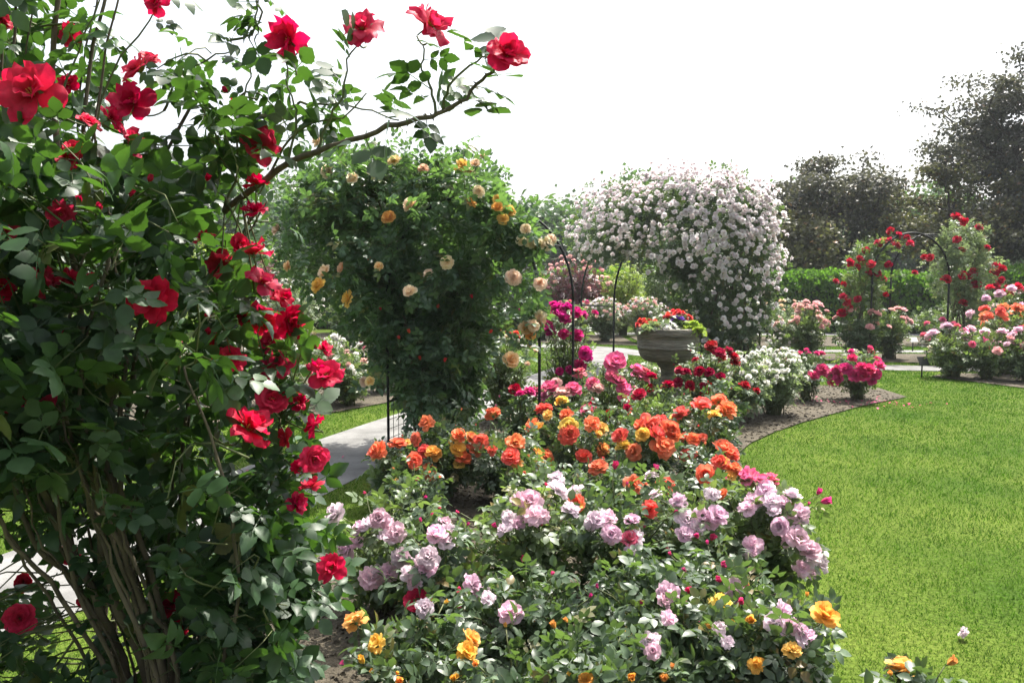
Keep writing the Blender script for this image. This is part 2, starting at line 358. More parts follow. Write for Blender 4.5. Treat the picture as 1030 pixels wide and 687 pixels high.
SHAPES = {
 'open': ([(6, 88, 1.0, .55, .10, .10, 0, .3), (6, 66, .88, .50, .18, .09, .04, .2), (5, 42, .66, .40, .3, .07, .06, 0), (3, 18, .5, .28, .4, .05, .06, 0)], (6, 5), True),
 'loose': ([(5, 92, 1.1, .50, .02, .20, 0, .5), (4, 62, .98, .46, .10, .18, .06, .3), (3, 34, .66, .36, .3, .12, .08, 0)], (6, 5), True),
 'ragged': ([(5, 88, 1.0, .52, .12, .20, 0, .5), (4, 58, .95, .46, .2, .18, .06, .35), (4, 30, .85, .38, .4, .12, .1, .1)], (6, 5), False),
 'floppy': ([(5, 95, 1.05, .62, .05, .15, 0, .4), (5, 72, .95, .55, .1, .13, .05, .3), (4, 45, .62, .4, .25, .1, .06, 0)], (6, 5), True),
 'double': ([(8, 92, .95, .44, .25, .08, 0, .2), (8, 72, .98, .44, .3, .08, .08, 0), (7, 54, .95, .40, .35, .07, .16, -.2), (7, 36, .85, .36, .45, .06, .22, -.3), (5, 16, .72, .3, .6, .04, .24, -.3)], (5, 4), False),
 'cupped': ([(7, 80, .95, .5, .35, .05, 0, -.2), (7, 62, .95, .48, .4, .05, .05, -.4), (6, 42, .9, .4, .45, .05, .08, -.4), (6, 22, .8, .3, .5, .05, .08, -.3)], (5, 4), False),
 'tea': ([(5, 82, 1.0, .6, .22, .08, 0, .5), (5, 56, 1.05, .55, .35, .06, .05, .35), (5, 32, 1.05, .45, .5, .05, .08, .1), (4, 12, 1.0, .33, .7, .03, .1, 0)], (6, 5), False),
 'blown': ([(6, 95, .98, .5, .1, .14, 0, .4), (5, 70, .95, .5, .2, .13, .05, .3), (5, 45, .85, .42, .35, .1, .08, .1), (5, 22, .75, .32, .5, .08, .1, 0)], (6, 5), False),
 'pom': ([(7, 95, .95, .42, .25, .04, 0, 0), (6, 65, .95, .42, .35, .04, .08, -.3), (5, 35, .9, .38, .5, .03, .12, -.4), (2, 8, .8, .3, .6, .03, .12, 0)], (4, 3), False),
 'bud': ([(5, 22, 1.5, .52, .85, .02, 0, -.9), (3, 8, 1.6, .4, .9, .02, .05, -.4)], (5, 4), False),
}
BLOOMS = {}
def bloom_meshes(shape, mat):
    k = (shape, mat)
    if k not in BLOOMS:
        lay, res, st = SHAPES[shape]
        nv = 2 if shape in ('pom', 'bud') else 4
        BLOOMS[k] = [make_bloom(lay, 11+i*7+len(shape), res, True, st).mesh(shape+'_bloom', [M[mat], M['calyx'], M['p_gold']]) for i in range(nv)]
    return BLOOMS[k]
def put_bloom(parent, loc, d, size, shape, mat, rng, name='bloom'):
    ms = bloom_meshes(shape, mat)
    o = link(name, ms[rng.integers(len(ms))], parent, loc)
    q = Vector(d).to_track_quat('Z', 'Y')
    o.rotation_mode = 'QUATERNION'
    o.rotation_quaternion = q @ Quaternion((0, 0, 1), rng.uniform(0, 6.28))
    s = size
    o.scale = (s*rng.uniform(.92, 1.08), s*rng.uniform(.92, 1.08), s*rng.uniform(.85, 1.1))
    return o

# ------------------------------------------------------------------ the ground
def sheet(name, poly, z, mat):
    import bmesh
    bm = bmesh.new()
    vs = [bm.verts.new((x, y, z)) for x, y in poly]
    f = bm.faces.new(vs)
    if f.normal.z < 0: f.normal_flip()
    bmesh.ops.triangulate(bm, faces=bm.faces[:])
    me = bpy.data.meshes.new(name); bm.to_mesh(me); bm.free(); me.materials.append(mat)
    return tag(link(name, me), kind='structure')
def smooth_line(pts, k=8):
    pts = np.array(pts, float); n = len(pts); out = []
    for i in range(n-1):
        p0, p1, p2, p3 = pts[max(i-1, 0)], pts[i], pts[i+1], pts[min(i+2, n-1)]
        for t in np.linspace(0, 1, k, endpoint=False):
            out.append(.5*((2*p1)+(p2-p0)*t+(2*p0-5*p1+4*p2-p3)*t*t+(3*p1-p0-3*p2+p3)*t**3))
    out.append(pts[-1]); return np.array(out)
def ribbon(pts, wid):
    c = smooth_line(pts); t = norm(np.gradient(c, axis=0)); nn = np.stack([-t[:, 1], t[:, 0]], 1)
    return [tuple(p) for p in c+nn*wid/2]+[tuple(p) for p in (c-nn*wid/2)[::-1]]
def inside(poly, xy):
    p = np.array(poly); x, y = xy[:, 0], xy[:, 1]; r = np.zeros(len(xy), bool); j = len(p)-1
    for i in range(len(p)):
        c = ((p[i, 1] > y) != (p[j, 1] > y)) & (x < (p[j, 0]-p[i, 0])*(y-p[i, 1])/(p[j, 1]-p[i, 1]+1e-12)+p[i, 0])
        r ^= c; j = i
    return r

def lawn_mat():
    m, n = nt('lawn_turf'); L = n.links.new
    out = N(n, 'ShaderNodeOutputMaterial'); bs = N(n, 'ShaderNodeBsdfPrincipled'); ge = N(n, 'ShaderNodeNewGeometry')
    a = N(n, 'ShaderNodeTexNoise'); a.inputs['Scale'].default_value = 0.9; a.inputs['Detail'].default_value = 6
    b = N(n, 'ShaderNodeTexNoise'); b.inputs['Scale'].default_value = 45; b.inputs['Detail'].default_value = 4
    L(ge.outputs['Position'], a.inputs['Vector']); L(ge.outputs['Position'], b.inputs['Vector'])
    r1 = ramp(n, [(0.3, (0.04, 0.08, 0.008)), (0.7, (0.10, 0.14, 0.022))]); r2 = ramp(n, [(0.3, (0.55, 0.55, 0.5)), (0.7, (1.25, 1.25, 1.2))])
    L(a.outputs['Fac'], r1.inputs[0]); L(b.outputs['Fac'], r2.inputs[0])
    mx = N(n, 'ShaderNodeMixRGB', blend_type='MULTIPLY'); mx.inputs[0].default_value = 1
    L(r1.outputs[0], mx.inputs[1]); L(r2.outputs[0], mx.inputs[2]); L(mx.outputs[0], bs.inputs['Base Color'])
    bp = N(n, 'ShaderNodeBump'); bp.inputs['Strength'].default_value = .6; bp.inputs['Distance'].default_value = .03
    L(b.outputs['Fac'], bp.inputs['Height']); L(bp.outputs[0], bs.inputs['Normal'])
    bs.inputs['Roughness'].default_value = 1; bs.inputs['Specular IOR Level'].default_value = .1
    L(bs.outputs[0], out.inputs[0]); return m
M['lawn'] = lawn_mat()
def grass_mat():
    m, n = nt('grass_blade'); L = n.links.new
    out = N(n, 'ShaderNodeOutputMaterial'); bs = N(n, 'ShaderNodeBsdfPrincipled'); tr = N(n, 'ShaderNodeBsdfTranslucent'); ms = N(n, 'ShaderNodeMixShader')
    ms.inputs[0].default_value = .38
    ge = N(n, 'ShaderNodeNewGeometry')
    a = N(n, 'ShaderNodeTexNoise'); a.inputs['Scale'].default_value = 1.1; a.inputs['Detail'].default_value = 7; a.inputs['Roughness'].default_value = .7
    L(ge.outputs['Position'], a.inputs['Vector'])
    a2 = N(n, 'ShaderNodeTexNoise'); a2.inputs['Scale'].default_value = 9; a2.inputs['Detail'].default_value = 5; a2.inputs['Roughness'].default_value = .7
    L(ge.outputs['Position'], a2.inputs['Vector'])
    am = N(n, 'ShaderNodeMath', operation='ADD'); L(a.outputs['Fac'], am.inputs[0]); L(a2.outputs['Fac'], am.inputs[1])
    ah = N(n, 'ShaderNodeMath', operation='MULTIPLY'); ah.inputs[1].default_value = .5; L(am.outputs[0], ah.inputs[0])
    r1 = ramp(n, [(0.36, (0.022, 0.058, 0.004)), (0.49, (0.042, 0.098, 0.006)), (0.58, (0.072, 0.128, 0.014)), (0.66, (0.15, 0.19, 0.07))]); L(ah.outputs[0], r1.inputs[0])
    r2 = ramp(n, [(0, (0.45, 0.5, 0.45)), (.8, (1.2, 1.15, 1.0)), (.95, (1.35, 1.3, 1.1)), (.985, (3.0, 2.2, 6.0))]); L(attr(n, 'rnd').outputs['Fac'], r2.inputs[0])
    mx = N(n, 'ShaderNodeMixRGB', blend_type='MULTIPLY'); mx.inputs[0].default_value = 1
    L(r1.outputs[0], mx.inputs[1]); L(r2.outputs[0], mx.inputs[2])
    L(mx.outputs[0], bs.inputs['Base Color'])
    m2 = N(n, 'ShaderNodeMixRGB', blend_type='MULTIPLY'); m2.inputs[0].default_value = 1; m2.inputs[2].default_value = (1.35, 1.85, .9, 1)
    L(mx.outputs[0], m2.inputs[1]); L(m2.outputs[0], tr.inputs['Color'])
    bs.inputs['Roughness'].default_value = .6; bs.inputs['Specular IOR Level'].default_value = .12
    L(bs.outputs[0], ms.inputs[1]); L(tr.outputs[0], ms.inputs[2]); L(ms.outputs[0], out.inputs[0]); return m
M['grass'] = grass_mat()

sheet('ground', [(-150, -40), (150, -40), (150, 150), (-150, 150)], 0.0, M['lawn'])
BED_MAIN = [(1.30, 0.9), (1.22, 2.4), (1.22, 3.1), (1.38, 4.0), (1.58, 5.0), (1.78, 6.0), (1.97, 6.8)] + [G(740, 459), G(756, 446), G(780, 435), G(809, 425), G(838, 417), G(867, 409), G(912, 400), G(884, 391)] + \
    [(4.2, 12.0), (2.9, 12.5), (1.6, 11.6), (.9, 10.9), (.3, 9.9), (-.2, 9.2), (-.55, 8.3), (-.75, 7.2), (-.72, 6.4), (-.75, 5.8), (-.95, 5.0), (-1.2, 4.2), (-1.5, 3.2), (-1.75, 2.2), (-1.8, 0.9)]
PATH_MAIN = ribbon([(-3.9, .5), (-3.2, 2.2), (-2.4, 4.5), (-1.93, 5.9), (-1.5, 7.4), (-.85, 9.2), (-.1, 10.9), (.9, 13.2), (1.7, 15.6), (2.0, 18.0)], 1.08)
PATH_A = ribbon([(18, 12.8), (12, 13.5), (9, 13.95), (6.6, 14.3), (5.2, 14.7), (3.8, 15.8), (2.6, 17.2), (1.9, 18.3), (-.5, 19.3), (-7, 20)], .85)
PATH_B = ribbon([(3.6, 16.9), (4.5, 17.35), (6, 17.6), (9, 17.5), (16, 17.0)], .6)
PATH_C = ribbon([(2.4, 23.2), (6, 23.0), (10, 22.8), (22, 22.0)], 1.0)
BED_LEFT = [(-6, 7.9), (-3.2, 8.6), (-2.2, 9.35), (-1.55, 10.3), (-.95, 11.6), (-.5, 12.9), (-1.4, 13.6), (-3.2, 12.9), (-6, 12)]
BED_BACK_LEFT = [(-7, 16.2), (-4.2, 16.6), (-2, 17.2), (-.4, 18.0), (-.6, 19.1), (-7, 19.3)]
BED_RIGHT = [G(936, 379), G(975, 384), G(1030, 391), (12, 10.2), (16, 9.5), (17, 12.0), (12, 12.75), (9, 13.2), (7.4, 13.45)]
BED_ARCH = [(3.9, 16.3), (5.0, 16.0), (6.2, 15.5), (8, 15.0), (11.5, 14.7), (12, 16.4), (8, 16.9), (5.5, 16.95)]
BED_FAR = [(3.2, 18.6), (8, 18.8), (20, 18.2), (20, 21.2), (8, 21.9), (3.2, 22.1)]
BED_MID = [(1.3, 19.6), (3.0, 19.0), (3.0, 22.5), (-7, 23.5), (-7, 21), (-1.5, 20.6)]
sheet('garden_path', PATH_MAIN, .006, M['path'])
sheet('garden_path', PATH_A, .010, M['path'])
sheet('garden_path', PATH_B, .006, M['path'])
sheet('garden_path', PATH_C, .006, M['path'])
BEDS = [BED_MAIN, BED_LEFT, BED_BACK_LEFT, BED_RIGHT, BED_ARCH, BED_FAR, BED_MID]
for b in BEDS: sheet('flower_bed_soil', b, .014, M['soil'])

# grass blades: one lawn nobody could count
def grass():
    rng = np.random.default_rng(5); g = Geo()
    y = 2.4+(22-2.4)*rng.random(3900000)**1.45
    hw = y*.66+.6
    hw = y*.80+1.0; keep = rng.random(len(y)) < (hw/18.6)
    y = y[keep]; x = rng.uniform(-1, 1, len(y))*(y*.80+1.0)
    d = np.hypot(x, y)
    dens = np.minimum(1.0, (3.6/d)**0.6)
    k = rng.random(len(y)) < dens*.9
    xy = np.stack([x, y], 1)[k]
    bad = np.zeros(len(xy), bool)
    for p in BEDS+[PATH_MAIN, PATH_A, PATH_B, PATH_C]: bad |= inside(p, xy)
    xy = xy[~bad]; n = len(xy); d = np.hypot(xy[:, 0], xy[:, 1])
    sc_ = np.clip(d/4.0, .9, 5.0)**.8
    th = rng.uniform(0, 6.28, n); tuft = .88+.25*np.sin(xy[:, 0]*9.1+2*np.sin(xy[:, 1]*5.3))*np.sin(xy[:, 1]*7.7+2*np.sin(xy[:, 0]*6.1)); h = tuft*rng.uniform(.009, .024, n)*np.clip(sc_, 1, 1.3); wd = .0016*sc_*rng.uniform(.8, 1.3, n)
    lean = rng.uniform(.2, 1.3, n)*h; ta = rng.uniform(0, 6.28, n)
    b = np.stack([xy[:, 0], xy[:, 1], np.zeros(n)], 1)
    o = np.stack([np.cos(th)*wd, np.sin(th)*wd, 0*wd], 1)
    tip = b+np.stack([np.cos(ta)*lean, np.sin(ta)*lean, h], 1)
    V = np.stack([b-o, b+o, tip], 1).reshape(-1, 3)
    g.raw(V, np.arange(3*n), np.full(n, 3), 0, np.repeat(rng.random(n), 3), .5)
    tag(g.build('grass', M['grass'], smooth=False), 'short mown green grass of the lawn and verges', 'grass', kind='stuff')
    print('grass blades', n)
grass()
def mulch():
    rng = np.random.default_rng(9); g = Geo()
    y = rng.uniform(2.0, 12.5, 30000); x = rng.uniform(-2.0, 5.2, len(y)); xy = np.stack([x, y], 1)
    k = inside(BED_MAIN, xy) & (rng.random(len(y)) < np.clip(5/y, .2, 1)); xy = xy[k]; n = len(xy)
    cube = np.array([(-1, -1, -.6), (1, -1, -.6), (1, 1, -.5), (-1, 1, -.6), (-.7, -.6, .6), (.6, -.8, .5), (.7, .7, .6), (-.6, .8, .45)])
    lo = np.array([0, 1, 5, 4, 1, 2, 6, 5, 2, 3, 7, 6, 3, 0, 4, 7, 4, 5, 6, 7])
    s = rng.uniform(.004, .016, n)**1.0
    R = frames(norm(rng.normal(size=(n, 3))*np.array([1, 1, .3])), norm(rng.normal(size=(n, 3))*.5+np.array([0, 0, 1])))
    g.inst((cube, lo, np.full(5, 4)), np.column_stack([xy, np.full(n, .016)]), R*s[:, None, None], rng.random(n))
    tag(g.build('soil_crumbs', M['soil'], smooth=False), 'brown crumbly soil clods scattered over the rose bed', 'soil', kind='stuff')
mulch()

# ------------------------------------------------------------------ rose bushes
def ellips_hit(c, R, d):
    o = (np.array([0, 0, CAM_H])-c)/R; e = d/R
    dd = e@e; t = -(o@e)/dd; m2 = ((o+e*t)**2).sum()
    return t, m2, dd
class Bush:
    def __init__(s, kind, X, Y, h, r, label, nshoot=40, leaf='leaf_dark', lsize=.10, tpl=None, extra=0, name='rose_bush', cat='rose bush', group=None):
        s.__dict__.update(locals()); s.c = np.array([X, Y, h*.55]); s.R = np.array([r, r, h*.47]); s.blooms = []
def assign(bushes, pix, rng, front=()):
    """each bloom seen in the photograph goes to the bush whose rounded top its sight line meets first, and stands on that bush's surface"""
    for it in pix:
        u, v, px, shape, mat = it
        d = ray(u, v); best = None
        for b in bushes:
            t, m2, dd = ellips_hit(b.c, b.R, d)
            if best is None or m2 < best[0]: best = (m2, b, t, dd)
        m2, b, t, dd = best
        if m2 < 1: t = t-math.sqrt((1-m2)/dd)*rng.uniform(.95, 1.15)
        for f in front:      # a bloom that would be buried in the row before it leans out through that row instead
            t2, m3, d3 = ellips_hit(f.c, f.R*.97, d)
            if m3 < 1: t = max(min(t, t2-math.sqrt((1-m3)/d3)-.01), t-.5)
        p = np.array([0, 0, CAM_H])+d*t
        b.blooms.append((p, px*t/F/2.0, shape, mat))
GROUPS = {}
def build_bush(b, rng):
    root = thing(b.name, (b.X, b.Y, 0.014), b.label, b.cat, b.group)
    base = np.array([b.X, b.Y, .014])
    n = b.nshoot
    dv = norm(rng.normal(size=(n, 3))*np.array([1, 1, .9])); rad = rng.uniform(.45, 1.0, n)**.6
    ends = b.c+dv*rad[:, None]*b.R*.90; ends[:, 2] = np.maximum(ends[:, 2], .10*b.h+.03)
    bl = list(b.blooms)
    for k in range(b.extra):
        a = rng.uniform(0, 6.28); e = rng.uniform(.15, 1.3)
        dd = np.array([math.cos(a)*math.cos(e), math.sin(a)*math.cos(e), math.sin(e)])
        kd = b.kind[rng.integers(len(b.kind))]
        bl.append((b.c+dd*b.R*rng.uniform(.95, 1.12), kd[0]*rng.uniform(.75, 1.15), kd[1], kd[2]))
    if bl:
        bp = np.array([x[0] for x in bl]); bp[:, 2] = np.maximum(bp[:, 2], .12)
        out = norm(bp-b.c)
        bd = norm(out*np.array([.75, .75, .5])+np.array([0, 0, .55])+rng.normal(size=bp.shape)*.28)
        sz = np.array([x[1] for x in bl])
        ends = np.concatenate([bp-bd*sz[:, None]*.55, ends])
    else:
        bd = None
    S = len(ends)
    p0 = base+np.column_stack([rng.normal(size=(S, 2))*.05*min(1, b.h), np.zeros(S)])
    p1 = p0*.45+ends*.55; p1[:, :2] = p0[:, :2]*.62+ends[:, :2]*.38; p1[:, 2] = np.maximum(ends[:, 2]*.75, .05)+rng.uniform(0, .08, S)*b.h
    K = 7
    pts = bez(p0, p1, ends, K)
    pts[:, 1:-1] += rng.normal(size=(S, K-2, 3))*.012*b.h
    g = Geo()
    rr = np.linspace(1, .45, K)[None]*rng.uniform(.0035, .0065, S)[:, None]*(1.0 if b.Y < 7 else 1.5)
    tubes(g, pts-base, rr, 5)
    g.build('canes', [M['stem']], root)
    gl = Geo(); nl = 8
    t = np.linspace(.30, .97, nl)
    q = bez(p0, p1, ends, nl*2+1)
    idx = np.clip((t*(nl*2)).round().astype(int), 1, nl*2)
    tg = norm(np.gradient(q, axis=1))
    pos = q[:, idx]; tt = tg[:, idx]
    pos = pos+rng.normal(size=pos.shape)*.02*b.h
    tpl = b.tpl or (LEAF5 if b.Y < 7.5 else LEAF5_LO)
    pos = pos.reshape(-1, 3); tt = tt.reshape(-1, 3)
    ok = pos[:, 2] > .05; pos, tt = pos[ok], tt[ok]
    leaves(gl, tpl, pos-base, tt, b.lsize, rng=rng)
    gl.build('foliage', M[b.leaf], root, smooth=b.Y < 6)
    for k in range(len(bl)):
        x = bl[k]
        put_bloom(root, bp[k]-base, bd[k], max(x[1], .012), x[2], x[3], rng, 'bud' if x[2] == 'bud' else 'bloom')
    return root

rng = np.random.default_rng(21)
KF = lambda s, sh, m: (s, sh, m)
# --- the near row: yellow and amber roses at the front edge
yel = [Bush([], -.36, 2.72, 0.43, .27, 'low green rose bush with golden yellow roses at the foot of the big red climber', 46),
       Bush([], .02, 2.60, 0.38, .24, 'small rose bush holding two stacked golden roses above bare brown soil', 34),
       Bush([], .30, 2.62, 0.40, .26, 'leafy rose bush at the front edge with only orange buds just opening', 58),
       Bush([], .66, 2.78, 0.44, .27, 'rose bush with an open amber rose showing its centre, in front of the mauve roses', 56),
       Bush([], .98, 2.85, 0.44, .25, 'rose bush at the lawn edge with a big golden rose reaching out over the grass', 46),
       Bush([], 1.27, 2.45, 0.33, .16, 'little rose bush with one golden rose and a yellow bud at the lawn edge', 16)]
P_Y = [(358,626,27),(380,648,24),(470,644,24),(469,657,27),(724,609,30),(828,622,33),(796,655,21),(760,668,20),(907,676,34),(590,684,20)]
B_Y = [(366,667,12),(404,684,14),(455,684,14),(480,668,12),(634,684,14),(672,681,16),(558,632,11),(757,625,16),(953,668,13),(714,632,10)]
pix = [(u, v, s*.9, ['blown', 'ragged', 'tea'][i % 3], 'p_bronze' if i % 2 else 'p_yellow') for i, (u, v, s) in enumerate(P_Y)]
pix += [(u, v, s, 'bud', 'p_bronze') for u, v, s in B_Y]
assign(yel, pix, rng)
# --- lilac roses
lil = [Bush([], -.62, 3.75, 0.61, .34, 'mauve rose bush beside the shaded grass verge, overlapping the red climber', 46, 'leaf_mid'),
       Bush([], -.30, 3.40, 0.55, .30, 'mauve rose bush with one crimson and white striped bloom at its front', 52, 'leaf_dark'),
       Bush([], .08, 3.75, 0.65, .36, 'large mauve rose bush with a tall white-tinged bud just before the coral roses', 70, 'leaf_mid'),
       Bush([], .05, 3.05, 0.50, .26, 'rose bush with two pale lilac clusters above the gap of bare soil', 44, 'leaf_dark'),
       Bush([], .48, 3.80, 0.60, .34, 'rose bush with pink-mauve blooms packed along one level line below the coral roses', 60, 'leaf_dark'),
       Bush([], .90, 3.95, 0.63, .34, 'mauve rose bush with upright clusters and dark pink hearts, near the lawn', 56, 'leaf_mid'),
       Bush([], 1.22, 3.90, 0.60, .30, 'mauve rose bush arching out over the lawn edge with heavy drooping clusters', 50, 'leaf_mid'),
       Bush([], .52, 3.12, 0.51, .30, 'dense dark green rose bush with few pale lilac blooms low in its leaves', 78, 'leaf_dark'),
       Bush([], .88, 3.25, 0.51, .27, 'rose bush with small pink buds and a pale lilac cluster beside the amber rose', 54, 'leaf_dark')]
P_L = [(340,518,27),(360,547,18),(382,522,26),(371,530,22),(352,552,24),(399,536,26),(432,562,27),(410,560,24),(440,541,26),(449,546,24),(447,527,18),(372,582,28),(405,563,26),
       (428,566,26),(474,589,27),(486,599,22),(513,618,26),(416,588,16),(559,482,20),(522,505,24),(535,506,28),(512,522,22),(545,520,20),(520,527,20),(600,525,23),(611,522,23),(615,537,22),
       (637,541,24),(635,526,20),(683,505,20),(690,524,26),(688,539,22),(720,521,26),(715,498,20),(758,505,22),(770,494,24),(796,502,22),(803,518,26),(752,512,20),(779,517,20),(785,529,22),
       (757,549,24),(757,555,18),(800,542,30),(812,556,28),(821,566,28),(806,572,20),(740,592,24),(737,601,20),(672,597,28),(666,606,22),(655,645,24),(656,655,20),(786,613,22),(778,626,24),(792,630,24),(804,636,20),(723,632,18)]
P_LP = [(560,494,22),(573,515,20),(660,498,14),(655,480,16),(598,524,20),(449,538,22),(580,497,20),(776,505,20)]
P_LK = [(756,483,22),(766,487,18),(634,544,20),(775,485,16)]
B_L = [(701,539,9),(715,543,11),(727,570,12),(725,585,10),(695,596,12),(826,505,12),(822,497,9),(660,473,10),(527,562,11),(499,530,8),(618,472,11),(747,607,12),(747,590,9)]
pix = [(u, v, s*.88, ['tea', 'ragged', 'blown', 'ragged'][i % 4], 'p_lilac_pale' if i % 3 == 0 else 'p_lilac') for i, (u, v, s) in enumerate(P_L)]
pix += [(u+rng.normal()*11, v+5+rng.normal()*8, s*.8, 'ragged', 'p_lilac_pale' if i % 2 else 'p_lilac') for i, (u, v, s) in enumerate(P_L) if i % 5 < 3]
pix += [(u, v, s, 'blown', 'p_lilac_pale') for u, v, s in P_LP] + [(u, v, s, 'tea', 'p_pink') for u, v, s in P_LK]
pix += [(u, v, s, 'bud', 'p_hot') for u, v, s in B_L] + [(420, 606, 28, 'floppy', 'p_red'), (427, 612, 22, 'blown', 'p_lilac_pale')]
assign(lil, pix, rng, yel)
# --- coral-orange roses
ora = [Bush([], -.80, 5.5, 0.48, .30, 'coral rose bush beside the black trellis post with one round bloom leaning to the path', 44),
       Bush([], -.50, 5.75, 0.64, .34, 'coral and yellow rose bush directly under the apricot climber', 60),
       Bush([], -.62, 4.85, 0.42, .30, 'dark leafy rose bush with one small yellow rose low over the grass verge', 46),
       Bush([], -.05, 5.6, 0.58, .36, 'coral rose bush with a yellow-hearted bloom standing clear above its leaves', 64),
       Bush([], .20, 5.0, 0.48, .30, 'dark-leaved rose bush with pairs of coral blooms before the mauve roses', 56),
       Bush([], .45, 6.1, 0.60, .34, 'rose bush of mixed yellow and coral blooms below the pink roses', 60),
       Bush([], .62, 4.85, 0.45, .32, 'rose bush with two round coral-red blooms set wide apart on dark leaves', 66),
       Bush([], .95, 5.7, 0.62, .36, 'fullest coral rose bush, its blooms crowded into one glowing cluster', 70),
       Bush([], 1.45, 6.0, 0.64, .30, 'coral rose bush at the bend of the soil edge with a tall three-bloom top', 52),
       Bush([], 1.30, 5.05, 0.50, .30, 'coral rose bush against the lawn with orange blooms stacked on its outer side', 56)]
P_O = [(382,454,20),(378,458,16),(400,449,19),(430,426,17),(421,442,15),(416,464,19),(428,456,17),(431,475,20),(461,439,17),(473,442,14),(485,445,18),(476,453,17),(465,463,18),(495,454,11),(496,418,17),(518,446,20),(514,461,20),
       (538,430,20),(549,414,17),(549,461,19),(546,414,16),(570,419,16),(573,438,22),(595,427,18),(548,461,18),(587,461,18),(603,473,21),(636,488,22),(605,453,17),(625,439,18),(639,455,20),(651,427,24),(646,431,18),(658,438,20),(673,434,22),(666,450,24),
       (686,419,21),(678,440,16),(705,410,20),(723,404,18),(729,415,22),(690,442,15),(697,443,15),(707,440,10),(693,460,19),(708,478,22),(669,488,19),(654,512,17),(581,506,19),(727,454,24),(733,458,18),(725,466,18),(737,475,18),(728,498,14),(664,425,16)]
P_OY = [(435,456,16),(440,458,12),(460,454,18),(473,441,14),(565,406,15),(573,430,19),(542,432,14),(604,432,14),(605,453,14),(627,450,16),(647,438,17),(397,487,13),(540,456,10),(600,437,10),(727,466,14)]
pix = [(u, v, s*1.0, ['double', 'cupped', 'double', 'blown'][i % 4], 'p_orange') for i, (u, v, s) in enumerate(P_O)] + [(u, v, s*1.1, 'cupped', 'p_yellow') for u, v, s in P_OY] + [(u+rng.normal()*5, v+4, s*.7, 'blown', 'p_yellow') for u, v, s in P_O[::4]]
assign(ora, pix, rng, lil)
# --- pinks and dark reds behind
pin = [Bush([], .10, 7.1, .62, .26, 'dusky crimson-pink rose bush at the foot of the arch post', 40, lsize=.11),
       Bush([], .48, 7.2, .66, .30, 'rose bush with a row of rosy pink blooms just behind the coral roses', 46, lsize=.11),
       Bush([], .90, 7.6, .80, .30, 'pink rose bush with one large pale-edged bloom rising before the stone urn', 50, 'leaf_mid', lsize=.11),
       Bush([], .72, 6.7, .55, .24, 'rose bush with a faded mauve-pink flower among coral roses', 34, lsize=.11)]
P_P = [(618,367,24),(644,380,18),(620,385,18),(596,386,14),(601,393,14),(627,392,15),(626,402,16),(543,395,17),(554,392,17),(567,397,18),(576,393,17),(583,377,15),(592,414,15),(648,375,14),(560,388,14),(640,372,12),(615,379,14),(549,400,14)]
pix = [(u, v, s*1.1, ['cupped', 'blown'][i % 2], 'p_palepink' if i % 5 == 4 else 'p_pink') for i, (u, v, s) in enumerate(P_P)]
pix += [(518,393,14,'double','p_dark'), (532,396,15,'double','p_magenta'), (524,398,12,'double','p_magenta')]
assign(pin, pix, rng, ora)
dar = [Bush([], 1.12, 6.9, .60, .30, 'dark red rose bush with widely scattered small blooms behind the coral roses', 54, 'leaf_mid', lsize=.11),
       Bush([], 1.45, 7.4, .57, .30, 'dark red rose bush right below the pedestal of the stone urn', 54, 'leaf_mid', lsize=.11),
       Bush([], 1.95, 8.1, .92, .30, 'taller dark red rose bush between the urn and the white roses', 50, 'leaf_mid', lsize=.11),
       Bush([], 1.85, 7.2, .66, .26, 'dark red rose bush next to the bare soil in front of the white roses', 40, 'leaf_dark', lsize=.11)]
P_D = [(684,374,11),(655,380,11),(672,390,13),(682,386,11),(690,376,11),(643,399,15),(598,408,13),(614,418,12),(708,390,10),(723,357,13),(732,355,11),(736,361,13),(714,350,12),(704,374,11),(714,376,11),(724,380,10),(721,398,14),(748,390,12),(716,348,11),
       (694,388,10),(655,392,10),(739,367,11),(727,363,9),(760,394,8),(700,363,8),(631,411,9),(708,396,9)]
assign(dar, [(u, v, s*1.08, 'double', 'p_dark') for u, v, s in P_D], rng)
mag = [Bush([], .58, 8.3, 1.34, .34, 'tall magenta rose bush growing between the two hoops of the arch', 60, 'leaf_mid', lsize=.11)]
P_M = [(561,313,14),(563,320,15),(551,329,13),(579,316,13),(580,339,13),(588,355,13),(555,337,10),(567,336,10),(582,369,14),(570,311,12),(557,308,10),(586,318,10),(568,323,12),(553,333,11),(573,372,9),(563,374,8),(580,343,9),(592,361,9),(548,322,9),(598,316,8)]
assign(mag, [(u, v, s*1.1, 'double', 'p_magenta') for u, v, s in P_M], rng)
wht = [Bush([KF(.034, 'pom', 'p_white')], 2.50, 8.9, .74, .46, 'broad white rose bush nearest the bare soil, its stubby trunk showing', 90, 'leaf_pale', .10, extra=80),
       Bush([KF(.034, 'pom', 'p_white')], 3.05, 9.3, .74, .42, 'white rose bush touching the hot pink roses', 80, 'leaf_pale', .10, extra=70),
       Bush([KF(.032, 'pom', 'p_white')], 2.05, 9.5, .70, .36, 'white rose bush tucked behind the dark red roses', 56, 'leaf_pale', .10, extra=26),
       Bush([KF(.03, 'pom', 'p_white')], 1.10, 8.5, .62, .34, 'white rose bush at the side of the urn pedestal, mixed with pink roses', 56, 'leaf_pale', .10, extra=26),
       Bush([KF(.03, 'pom', 'p_white')], 1.75, 9.5, .62, .30, 'small white rose bush half hidden behind the urn stem', 40, 'leaf_pale', .10, extra=18)]
